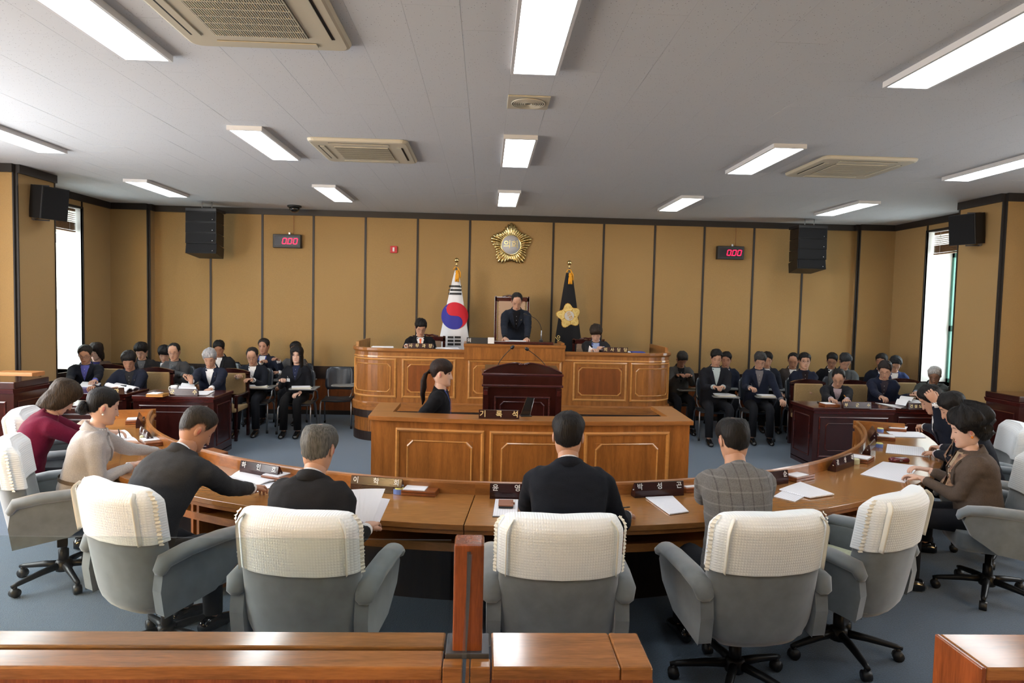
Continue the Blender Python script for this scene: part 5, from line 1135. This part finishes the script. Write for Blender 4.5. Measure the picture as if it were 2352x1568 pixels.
# ------------------------------------------------------------------ name plates
def plate(x, y, z, rz, txt, label, w=.36, size=.046, tm='white', h=.098, d=.066, sp=1.0, cat='name plate', m='plate', dot=1, grp='name plates on the curved table', slant=True):
    t = thing('name_plate', label, cat, (x, y, z), rz, grp)
    q = .58 if slant else .02
    pr = [(-d*.5, 0), (-d*.5, h*.46 if slant else .004), (-d*.5+h*.12 if slant else -d*.5+.01, h), (-d*.5+h*.12+.010, h), (d*.5, .02), (d*.5, 0)]
    MB().prism(pr, -w/2, w/2, mtx=Matrix(((0, 0, 1, 0), (1, 0, 0, 0), (0, 1, 0, 0), (0, 0, 0, 1)))).build('body', m, t, .0015)
    if dot: MB().lathe([(.007, 0), (.006, .004)], n=10, mtx=T(dot*w/2, -.008, h*.50) @ Matrix.Rotation(dot*pi/2, 4, 'Y')).build('end_button', 'chrome', t)
    if txt:
        n = len(txt); a = atan2(h*.12, h*.54) if slant else .1
        for i, ch in enumerate(txt):
            if ch == ' ': continue
            zz = h*.72 if slant else h*.5; yy = -d*.5+h*.12*.48 if slant else -d*.5+.006
            text(ch, size, tm, T((i-(n-1)/2)*w*.8/max(1, n-1)*(1 if n > 1 else 0), yy-.0025, zz) @ Matrix.Rotation(-a, 4, 'X') @ FACE, t, .0008, name='letter')
    return t
PLT = [(-65.5, '', 'dark name plate seen end-on at the far left end of the curved table', -1), (-54, '석명용', 'dark name plate in front of the pale-jacket woman', 1), (-41, '', 'dark name plate mostly hidden behind the man in charcoal', 1), (-27.6, '하인호', 'reflective dark name plate to the left of the grey-haired man in black', 1), (-14.3, '이학희', 'dark name plate to the right of the grey-haired man in black', 1), (-1.0, '윤영 ', 'dark name plate just left of the man in navy', 1),
       (12.6, '박성곤', 'dark name plate between the man in navy and the man in check', -1), (26.0, ' 순', 'dark name plate mostly hidden by the man in the check jacket', -1), (40.2, '강상래', 'dark name plate near the maroon glasses case', -1), (52.5, '', 'dark name plate seen edge-on in front of the second man from the right end', -1), (64, '', 'dark name plate seen end-on at the far right end of the curved table', -1)]
for th, tx, lb, dt in PLT:
    p = tp(th, 4.050, TZ); plate(p.x, p.y, p.z+.001, tang(th), tx, lb, dot=dt)
DT = .776
p = atZ(410, 912, DT); plate(p.x, 8.42, DT, 0, '군수', 'dark red sign with two gold characters on the left desk with the mug', .34, .062, 'gold_text', .085, .05, dot=0, grp='desk signs of the officials', slant=False)
p = atZ(1972, 939, DT); plate(p.x, p.y+.05, DT, 0, '부군수', 'dark red sign with three gold characters on the nearest right desk', .36, .05, 'gold_text', .085, .05, dot=0, grp='desk signs of the officials', slant=False)
p = atZ(2122, 942, DT); plate(p.x, p.y+.05, DT, 0, '건설도시과장', 'dark sign with a row of small gold characters on the second right desk', .36, .045, 'gold_text', .085, .05, dot=0, grp='desk signs of the officials', slant=False)
p = atZ(258, 908, DT); plate(p.x, p.y+.1, DT, Rg(20), '과', 'dark sign with one gold character by the open booklet at left', .16, .06, 'gold_text', .085, .05, dot=0, grp='desk signs of the officials', slant=False)
def pl_at(u, v, y, z, tx, lb, w, size, h, m='plate', tmat='gold_text'):
    p = atY(u, v, y); plate(p.x, y, z, 0, tx, lb, w, size, tmat, h, .05, dot=0, grp='signs on the dais and recorder box', m=m, slant=False)
pl_at(966, 799, YD+.06, 1.335, '사무과장', 'dark red sign with four gold characters on the left part of the dais', .35, .058, .075)
pl_at(1413, 808, YD+.06, 1.335, '의사담당', 'dark red sign with four gold characters on the right part of the dais', .36, .058, .075)
pl_at(1101, 786, YD+.02, 1.426, '의장', 'black sign with two white characters on the raised centre of the dais', .36, .062, .085, 'black', 'white')
pl_at(1146, 955, 5.80, 1.0, '기록석', 'dark red sign with three gold characters on the recorder box', .35, .062, .075)
# ------------------------------------------------------------------ desk-top things
def yaw_at(p): return atan2(p.x-TC.x, TC.y-p.y)
def tray(u, v, label, z=TZ, rz=None, m='oak_red', g_='memo trays', w=.115, d=.085, pad=True):
    p = atZ(u, v, z+.02); rz = yaw_at(p) if rz is None else rz; t = thing('memo_tray', label, 'tray', (p.x, p.y, z+.001), rz, g_)
    MB().box(-w, w, -d, d, 0, .018).build('base', m, t, .003); MB().box(-w, w, -d, d, .020, .034).build('lid', m, t, .003)
    if pad:
        MB().box(-w+.01, w*.35, -d+.006, d-.014, .035, .041).build('memo_pad', 'paper', t); 
        for x in (-w*.55, w*.05): MB().box(x-.009, x+.009, d-.026, d-.010, .041, .049).build('clip', 'black', t, .002)
    return t
tray(968, 1125, 'open wooden memo tray with black clips right of the grey-haired man'); tray(648, 1094, 'wooden memo tray with crumpled note behind the grey-haired man')
tray(1592, 1116, 'wooden memo tray partly hidden by the man in check'); tray(1828, 1092, 'wooden memo tray with white pad right of the check jacket'); tray(1976, 1052, 'wooden memo tray beside the cream stamp pad at right')
tray(2032, 1003, 'wooden memo tray with white strip, second from the right end of the table'); tray(2055, 984, 'wooden memo tray near the right end of the table')
tray(352, 1014, 'wooden memo tray with an orange-edged card in front of the pale-jacket woman'); tray(312, 966, 'wooden memo tray at the left end of the table', w=.10); tray(484, 1040, 'bare wooden tray standing behind the man in charcoal', pad=False)
tray(362, 906, 'light oak memo tray on the left desk with the mug', DT, 0, 'oak_light', w=.10); tray(1905, 929, 'reddish memo tray on the nearest right desk', DT, 0, w=.10)
def stamp(u, v, col, label):
    p = atZ(u, v, TZ+.015); t = thing('stamp_pad', label, 'stamp pad', (p.x, p.y, TZ+.001), yaw_at(p), 'round stamp pads')
    MB().prism([(.042*cos(2*pi*i/14), .032*sin(2*pi*i/14)) for i in range(14)], 0, .032, smooth=False).build('case', 'stamp_blue' if col else 'stamp_cream', t, .003)
    MB().lathe([(.030, .032), (.030, .037), (.026, .040)], n=16).build('lid_disc', 'yellow' if col else 'stamp_cream', t)
for u, v, c, lb in ((605, 1089, 1, 'blue stamp pad with yellow lid left of the grey-haired man'), (917, 1128, 1, 'blue stamp pad with yellow lid beside the open memo tray'), (1545, 1127, 1, 'blue stamp pad with yellow lid left of the check jacket'), (2020, 1023, 1, 'blue stamp pad with yellow lid near the second memo tray from the right'), (2022, 988, 1, 'blue stamp pad with yellow lid near the right end of the table'), (1965, 1060, 0, 'cream stamp pad by the maroon glasses case'), (1190, 1136, 0, 'cream stamp pad half hidden by the man in navy'), (330, 1006, 0, 'cream stamp pad in front of the pale-jacket woman')): stamp(u, v, c, lb)
def sheets(pts, z, label, th=.002, m='paper_print', g_='papers', curl=0, name='paper_sheet', under=None):
    """flat stack of paper with its corners at the four given table points"""
    P = [atZ(u, v, z) for u, v in pts]; c = sum(P, V())/4; c.z = z; rz = atan2(P[1].y-P[0].y, P[1].x-P[0].x); Ri = rotz(-rz)
    t = thing(name, label, 'papers', c, rz, g_); L_ = [Ri @ (p-c) for p in P]; n = 9; A = []
    for k in range(n):
        f = k/(n-1); a = L_[0].lerp(L_[1], f); b = L_[3].lerp(L_[2], f); hz = curl*abs(sin(pi*f*2))*(1 if f < .5 else .7); A.append([V((a.x, a.y, hz)), V((b.x, b.y, hz)), V((b.x, b.y, hz+th)), V((a.x, a.y, hz+th))])
    MB().rings(A, 0, True, False).build('pages', m, t)
    if under: 
        s = 1.03; MB().prism([(q.x*s, q.y*s) for q in L_], -.003, -.0005).build('folder', under, t)
    return t
Z0 = TZ+.002
sheets([(492, 1112), (566, 1078), (640, 1104), (545, 1128)], Z0, 'open curved booklet in front of the man in charcoal', .006, curl=.018); sheets([(520, 1132), (606, 1102), (650, 1110), (570, 1137)], Z0, 'loose printed sheet under the hand of the man in charcoal', .002)
sheets([(1132, 1186), (1138, 1147), (1190, 1148), (1188, 1187)], Z0, 'white papers with a dark folder left of the man in navy', .005, under='black'); sheets([(1483, 1143), (1545, 1140), (1582, 1176), (1538, 1182)], Z0+.001, 'white booklet between the man in navy and the man in check', .006)
sheets([(1776, 1140), (1822, 1112), (1872, 1128), (1826, 1152)], Z0, 'printed sheet right of the check jacket, lower one'); sheets([(1790, 1125), (1838, 1108), (1916, 1136), (1862, 1144)], Z0+.004, 'stack of printed sheets right of the check jacket', .008)
sheets([(1976, 1089), (2028, 1060), (2112, 1070), (2078, 1109)], Z0, 'large printed sheets under the hands of the brown-cardigan woman'); sheets([(2034, 1040), (2038, 1020), (2120, 1028), (2132, 1049)], Z0, 'printed sheets before the man with half hidden face', .004)
sheets([(2052, 1003), (2036, 991), (2110, 992), (2126, 1005)], Z0, 'white papers on a dark folder before the man with the watch', .004, under='black'); sheets([(2040, 984), (2040, 976), (2085, 980), (2080, 988)], Z0, 'white papers near the right end of the table')
sheets([(215, 1024), (236, 992), (286, 988), (322, 1022)], Z0, 'open booklet in front of the maroon-jacket woman', .006, curl=.015); sheets([(280, 1078), (290, 1062), (318, 1060), (312, 1076)], Z0, 'papers under the hand of the pale-jacket woman')
# papers held by the grey-haired man in black
for k, (P, lb) in enumerate((([(795, 1125), (885, 1122), (852, 1205), (815, 1195)], 'printed page held up by the grey-haired man in black'), ([(822, 1140), (896, 1146), (866, 1212), (835, 1210)], 'second white page behind the held page'))):
    y = 3.62+.03*k; Q = [atY(u, v, y+(.10 if i < 2 else -.06)) for i, (u, v) in enumerate(P)]; c = sum(Q, V())/4; t = thing('held_page', lb, 'papers', c, 0, 'papers'); A = []
    for q in range(7): f = q/6; a = (Q[0].lerp(Q[1], f)-c); b = (Q[3].lerp(Q[2], f)-c); w_ = V((0, .012*sin(pi*f), 0)); A.append([a+w_, b+w_, b+w_+V((0, .001, 0)), a+w_+V((0, .001, 0))])
    MB().rings(A, 0, True, False).build('page', 'paper', t)
p = atZ(1162, 1160, TZ+.01); t = thing('leather_wallet', 'brown leather phone wallet lying on the white papers', 'wallet', (p.x, p.y, TZ+.009), Rg(-2))
MB().box(-.045, .045, -.065, .065, 0, .013).build('phone', 'black', t, .004); MB().box(-.047, .047, -.064, .067, .012, .019).build('cover', 'brown_leather', t, .004); MB().box(.03, .055, -.008, .008, .008, .021).build('strap', 'brown_leather', t, .002)
p = atZ(2065, 1055, TZ+.02); t = thing('glasses_case', 'glossy maroon glasses case on the right part of the table', 'case', (p.x, p.y, TZ+.001), Rg(-3))
MB().rings([[V((x, y, z)) for x, y in rrect(a, b, .02, 4)] for a, b, z in ((.078, .026, 0), (.082, .031, .010), (.082, .031, .022), (.076, .027, .034), (.06, .016, .040))]).build('shell', 'maroon', t); MB().box(-.012, .012, -.034, -.029, .012, .022).build('clasp', 'chrome', t)
def pen(p, q, m, label, tipm='black'):
    p, q = V(p), V(q); t = thing('pen', label, 'pen', p, 0, 'pens'); d = q-p; MB().tube([(0, 0, 0), tuple(d*.85)], .0042, 8).build('barrel', m, t); MB().tube([tuple(d*.85), tuple(d)], [.0042, .0010], 8).build('tip', tipm, t); return t
a = atZ(280, 1018, TZ+.03); b = atZ(272, 985, TZ+.16); pen(b, a, 'black', 'black pen upright in the writing hand at left'); a = atZ(1446, 1164, TZ+.02); pen(a+V((.0, .0, 0)), a+V((-.09, -.09, .02)), 'black', 'pen at the right hand of the man in navy')
a = atY(1956, 922, 8.98); b = atY(1938, 907, 9.0); pen(b, a, mat('orange_pen', (.8, .3, .03), .3), 'orange and blue ballpoint pen at the right desk', 'lanyard')
a = atY(586, 876, 9.8); pen(a+V((-.05, 0, .09)), a, 'black', 'dark pen held by the man with the name badge'); a = atY(1727, 894, 9.75); pen(a+V((-.02, 0, .09)), a+V((.03, 0, 0)), 'black', 'dark pen held by the man with a hand on his knee')
# mug and papers on the official desks
p = atZ(400, 896, DT+.03); t = thing('mug', 'white mug with dark print lines on the left desk', 'mug', (p.x, p.y-.0, DT+.001))
MB().lathe([(.036, 0), (.040, .004), (.041, .092), (.037, .092), (.036, .01)], n=20, cap=False).lathe([(.036, 0), (.036, .004)], n=20).build('cup', 'white', t); MB().tube([(-.040, 0, .075), (-.062, 0, .072), (-.068, 0, .048), (-.058, 0, .022), (-.040, 0, .018)], .0055, 8).build('handle', 'white', t); 
for zz in (.03, .05, .065): MB().box(-.018, .022, -.0425, -.0415, zz, zz+.004).build('print_line', 'dark_steel', t)
sheets([(441, 907), (456, 898), (494, 897), (476, 907)], DT+.003, 'white paper right of the sign on the left desk', .003, 'paper'); sheets([(408, 896), (420, 880), (444, 883), (452, 898)], DT+.02, 'white booklet in the hand of the grey-haired official', .004, 'paper', curl=.03)
sheets([(240, 886), (262, 880), (320, 892), (290, 900)], DT+.003, 'open thick booklet on the second left desk', .012, 'paper', curl=.03); sheets([(180, 888), (190, 877), (232, 880), (222, 891)], DT+.003, 'white sheets on a blue folder at the left window desk', .006, 'paper', under='lanyard')
sheets([(2010, 925), (2055, 930), (2078, 934), (2068, 938)], DT+.003, 'white booklet edge before the page-turning man', .004, 'paper'); sheets([(2056, 928), (2072, 910), (2104, 914), (2080, 932)], DT+.04, 'white pages lifted by the page-turning man', .003, 'paper', curl=.04); sheets([(2085, 924), (2100, 917), (2128, 925), (2112, 930)], DT+.004, 'white pages near the white-haired man', .003, 'paper', curl=.02)
p = atZ(1893, 926, DT); t = thing('mobile_phone', 'black phone or notebook at the corner of the nearest right desk', 'phone', (p.x, p.y+.02, DT+.001), Rg(-12)); MB().box(-.06, .05, -.09, .08, 0, .012).build('body', 'black', t, .003); MB().box(-.058, .048, -.088, .078, .012, .0135).build('screen', 'black_gloss', t)
# on the dais
for (u, v, w, d, lb, m) in ((1028, 800, .17, .10, 'white papers beside the flag on the left of the dais', 'paper'), (880, 797, .16, .07, 'white sheet with a dark folder at the left end of the dais', 'paper'), (1462, 808, .10, .08, 'blue folder at the right of the dais', 'lanyard'), (1430, 806, .10, .05, 'paper behind the right dais sign', 'paper')):
    p = atY(u, v, YD+.30); t = thing('paper_stack', lb, 'papers', (p.x, YD+.24, 1.286), .1, 'papers on the dais'); MB().box(-w, w, -d, d, 0, .05).build('pages', m, t, .004); MB().box(-w*.9, w*.95, -d*.8, d*1.05, .051, .056).build('top_sheet', m, t)
t = thing('paper_sheet', 'white script papers under the hands of the standing man', 'papers', (.44, YD+.24, 1.463), 0, 'papers on the dais'); MB().box(-.15, .15, -.11, .11, 0, .004).build('pages', 'paper', t)
p = atY(1358, 804, 9.8); t = thing('held_page', 'small white note in the hand of the blue-shirted clerk', 'papers', (p.x, 9.8, 1.30), 0, 'papers on the dais'); MB().prism([(-.05, 0), (.05, -.0), (.03, .06), (-.03, .12)], 0, .002, mtx=FACE).build('page', 'paper', t)
p = atY(1118, 786, YD+.05); t = thing('white_card', 'bright white card at the right end of the black sign', 'card', (p.x+.06, YD-.006, 1.43)); MB().box(-.045, .045, -.004, .0, 0, .088).build('card', 'white', t)
p = atY(1206, 952, 6.0); t = thing('tablet_stand', 'small dark glass stand leaning on the recorder box', 'stand', (p.x, 5.95, 1.0), Rg(8)); MB().prism([(-.05, 0), (.04, 0), (.075, .16), (.01, .17)], 0, .008, mtx=FACE).build('plate', 'black_gloss', t, .001); MB().tube([(.04, -.009, 0), (.075, -.009, .16)], .002, 6).build('edge', 'steel', t); MB().box(-.05, .05, -.05, .03, 0, .006).build('foot', 'black', t)
# papers on the tablet arms
def ontab(k, lb, m='paper', n=3):
    r, z = TR[k]; Mx = T(r.x, r.y+.02, 0) @ rotz(z); c = Mx @ V((-.12, .27, .690)); t = thing('paper_stack', lb, 'papers', c, z+.1, 'papers on tablet arms')
    for i in range(n): MB().box(-.14+.01*i, .13+.006*i, -.10, .10, .009*i, .009*i+.007, mtx=rotz(.06*i)).build('booklet', m if i == n-1 else ('paper', 'stamp_cream', 'paper')[i % 3], t)
ontab('name badge writing', 'papers on the tablet of the man with the badge'); ontab('long black hair, glasses', 'papers and pencil pouch on the tablet of the long-haired woman'); ontab('heavy man in dark suit with', 'stack of booklets on the tablet of the heavy man', n=4); ontab('one hand on his knee', 'open booklet on the tablet of the man with a hand on his knee'); ontab('rimless glasses in navy', 'white sheet on the tablet of the man with rimless glasses', n=1); ontab('looking down at his hands', 'dark folder on the tablet at the right end of the dais', 'black', 2)
# ------------------------------------------------------------------ flags
def flag(xc, zt, kind):
    y0 = 11.35; t = thing('flag', kind[0], 'flag', (xc, y0, .45)); zf = .45
    MB().lathe([(.17, 0), (.17, .03), (.05, .06), (.03, .10), (.016, .14)], n=20).build('stand', 'gold', t); MB().tube([(0, 0, .1), (0, 0, zt-zf-.05)], .014, 10).build('pole', 'steel', t)
    MB().lathe([(.012, zt-zf-.09), (.022, zt-zf-.07), (.012, zt-zf-.05), (.014, zt-zf-.04)], n=10).ball((0, 0, zt-zf), .042, 14, 10).build('finial', 'gold', t)
    cm = kind[1]; top = zt-.17; bot = .95; NZ, NX = 30, 33; lf, rg_ = kind[2]
    def lim(z): u = (top-z)/(top-1.36); k0 = .028 if 'white' in kind[0] else .05; return -k0-(lf-k0)*u**.92, k0+(rg_-k0)*u**.92
    def S(x, z):
        a, b = lim(z); q = (2*x-(a+b))/(b-a); u = (top-z)/(top-bot); return V((x, -.05-.05*u+.055*abs(q)**3+.014*u*sin(q*9+2)*q*q, z-zf))
    R = []
    for k in range(NZ+1):
        z = top-(top-bot)*k/NZ; a, b = lim(z); R.append([S(a+(b-a)*i/NX, z) for i in range(NX+1)]+[S(b-(b-a)*i/NX, z)+V((0, .012, 0)) for i in range(NX+1)])
    cl = MB().rings(R, smooth=True).build('cloth', cm, t)
    def poly(pts, m, nm, off_=.004, sub=None):
        mb = MB(); n = len(pts); vs = [S(x, z)+V((0, -off_, 0)) for x, z in pts]; cx = sum(p[0] for p in pts)/n; cz = sum(p[1] for p in pts)/n; mb.add(vs, [tuple(range(n))]); return mb.build(nm, m, t)
    def disc(cx, cz, r, m, nm, off_): 
        mb = MB(); n = 48; vs = [S(cx, cz)]; fs = []
        for k in range(1, 6): vs += [S(cx+r*k/5*cos(2*pi*i/n), cz+r*k/5*sin(2*pi*i/n)) for i in range(n)]
        fs += [(0, 1+i, 1+(i+1) % n) for i in range(n)]
        for k in range(4): fs += [(1+k*n+i, 1+(k+1)*n+i, 1+(k+1)*n+(i+1) % n, 1+k*n+(i+1) % n) for i in range(n)]
        mb.add([v+V((0, -off_, 0)) for v in vs], fs, 0, True); return mb.build(nm, m, t)
    # tassels
    tb = MB(); 
    for i in range(9): tb.tube([(.018*cos(i)+.012, -.05-.012*sin(i), top-zf+.0), (.024*cos(i*1.4)+.015, -.065-.016*sin(i*1.4), top-zf-.10), (.030*cos(i*1.4)+.015, -.068-.02*sin(i*1.4), top-zf-.19)], [.006, .010, .008], 6)
    tb.ball((.015, -.065, top-zf-.04), (.032, .02, .018), 8, 6); tb.tube([(-.05, -.03, top-zf+.01), (-.02, -.04, top-zf+.06), (.02, -.04, top-zf+.05), (.06, -.03, top-zf-.03), (.065, -.035, top-zf-.12)], [.010, .006, .008, .013, .012], 6)
    tb.build('tassel', 'tassel', t)['kind'] = 'stuff'
    return t, S, poly, disc
zt = atY(1049, 592, 11.35).z; xk = atY(1049, 592, 11.35).x
t, S, poly, disc = flag(xk, zt-.04, ('white South Korean flag with red and blue disc on a pole behind the dais', 'flag_white', (.27, .24)))
def F_(u, v): p = atY(u, v, 11.3); return p.x-xk, p.z
cx, cz = F_(1044, 725); r = 31*11.3/FPX
disc(cx, cz, r, 'flag_blue', 'blue_half', .006)
ro = -.22; RW = []
for k in range(41):
    z = r*cos(pi*k/40); xb = -sqrt(max(0, (r/2)**2-(z-r/2)**2)) if z > 0 else sqrt(max(0, (r/2)**2-(z+r/2)**2)); xc = sqrt(max(0, r*r-z*z)); row = []
    for q in range(15):
        x = xb+(xc-xb)*q/14; row.append(S(cx+x*cos(ro)+z*sin(ro), cz-x*sin(ro)+z*cos(ro))+V((0, -.012, 0)))
    RW.append(row)
MB().rings(RW, 0, False, True, False).build('red_half', 'flag_red', t)
def bar(u0, v0, u1, v1, nm='black_bar'):
    a = F_(u0, v0); b = F_(u1, v1); mb = MB(); n = 6; vs = [S(a[0]+(b[0]-a[0])*i/n, z)+V((0, -.006, 0)) for z in (a[1], b[1]) for i in range(n+1)]; mb.add(vs, [(i, i+1, n+2+i, n+1+i) for i in range(n)]); mb.build(nm, 'black', t)
for v in (654.5, 663, 671.5): bar(1030.5-(v-654)*.07, v, 1060, v+5.6)
for v in (771.5, 779.5, 787.5): bar(1028.5, v, 1042, v+5.2); bar(1044.5, v, 1058.5, v+5.2)
zt = atY(1308, 598, 11.35).z; xk = atY(1308, 598, 11.35).x
t, S, poly, disc = flag(xk, zt-.04, ('black council flag with a yellow flower emblem on a pole behind the dais', 'flag_black', (.22, .24)))
cx, cz = F_(1307, 725); rot = .18
def flower(k, off_, m, nm):
    mb = MB(); n = 80; R_ = []; vs = [S(cx, cz)]
    for q in range(1, 6):
        for i in range(n):
            a = 2*pi*i/n; ph = (a-pi/2-rot)/(2*pi/5); ph -= round(ph); rr_ = (.178+.032*cos(ph*2*pi)+.008*abs(sin(a*17.5)))*k*q/5; vs.append(S(cx+rr_*cos(a), cz+rr_*sin(a)))
    fs = [(0, 1+i, 1+(i+1) % n) for i in range(n)]
    for q in range(4): fs += [(1+q*n+i, 1+(q+1)*n+i, 1+(q+1)*n+(i+1) % n, 1+q*n+(i+1) % n) for i in range(n)]
    mb.add([v+V((0, -off_, 0)) for v in vs], fs, 0, True); mb.build(nm, m, t)
flower(1.0, .006, 'flag_orange', 'emblem_border'); flower(.95, .009, 'flag_yellow', 'emblem_petals')
for i in range(5):
    a = pi/2+rot+2*pi*(i+.5)/5; mb = MB(); mb.tube([S(cx+.085*cos(a), cz+.085*sin(a))+V((0, -.012, 0)), S(cx+.12*cos(a), cz+.12*sin(a))+V((0, -.012, 0)), S(cx+.150*cos(a), cz+.150*sin(a))+V((0, -.012, 0))], [.010, .004, .002], 6); mb.build('petal_gap', 'flag_orange', t)
    for j in (-3, -2, -1, 1, 2, 3):
        a2_ = pi/2+rot+2*pi*i/5+j*.14; mb = MB(); mb.tube([S(cx+.125*cos(a2_), cz+.125*sin(a2_))+V((0, -.012, 0)), S(cx+.165*cos(a2_), cz+.165*sin(a2_))+V((0, -.012, 0))], .0028, 5); mb.build('stitch_line', 'flag_orange', t)
disc(cx, cz, .088, 'flag_orange', 'ring', .014); disc(cx, cz, .082, 'offwhite', 'white_disc', .017)
q = S(cx, cz); text('의회', .078, 'flag_orange', T(q.x, q.y-.020, q.z) @ Matrix.Rotation(Rg(62), 4, 'Y') @ FACE, t)
a = F_(1281, 777); q = S(*a); text('의', .11, 'flag_yellow', T(q.x, q.y-.016, q.z) @ Matrix.Rotation(Rg(50), 4, 'Y') @ FACE, t)
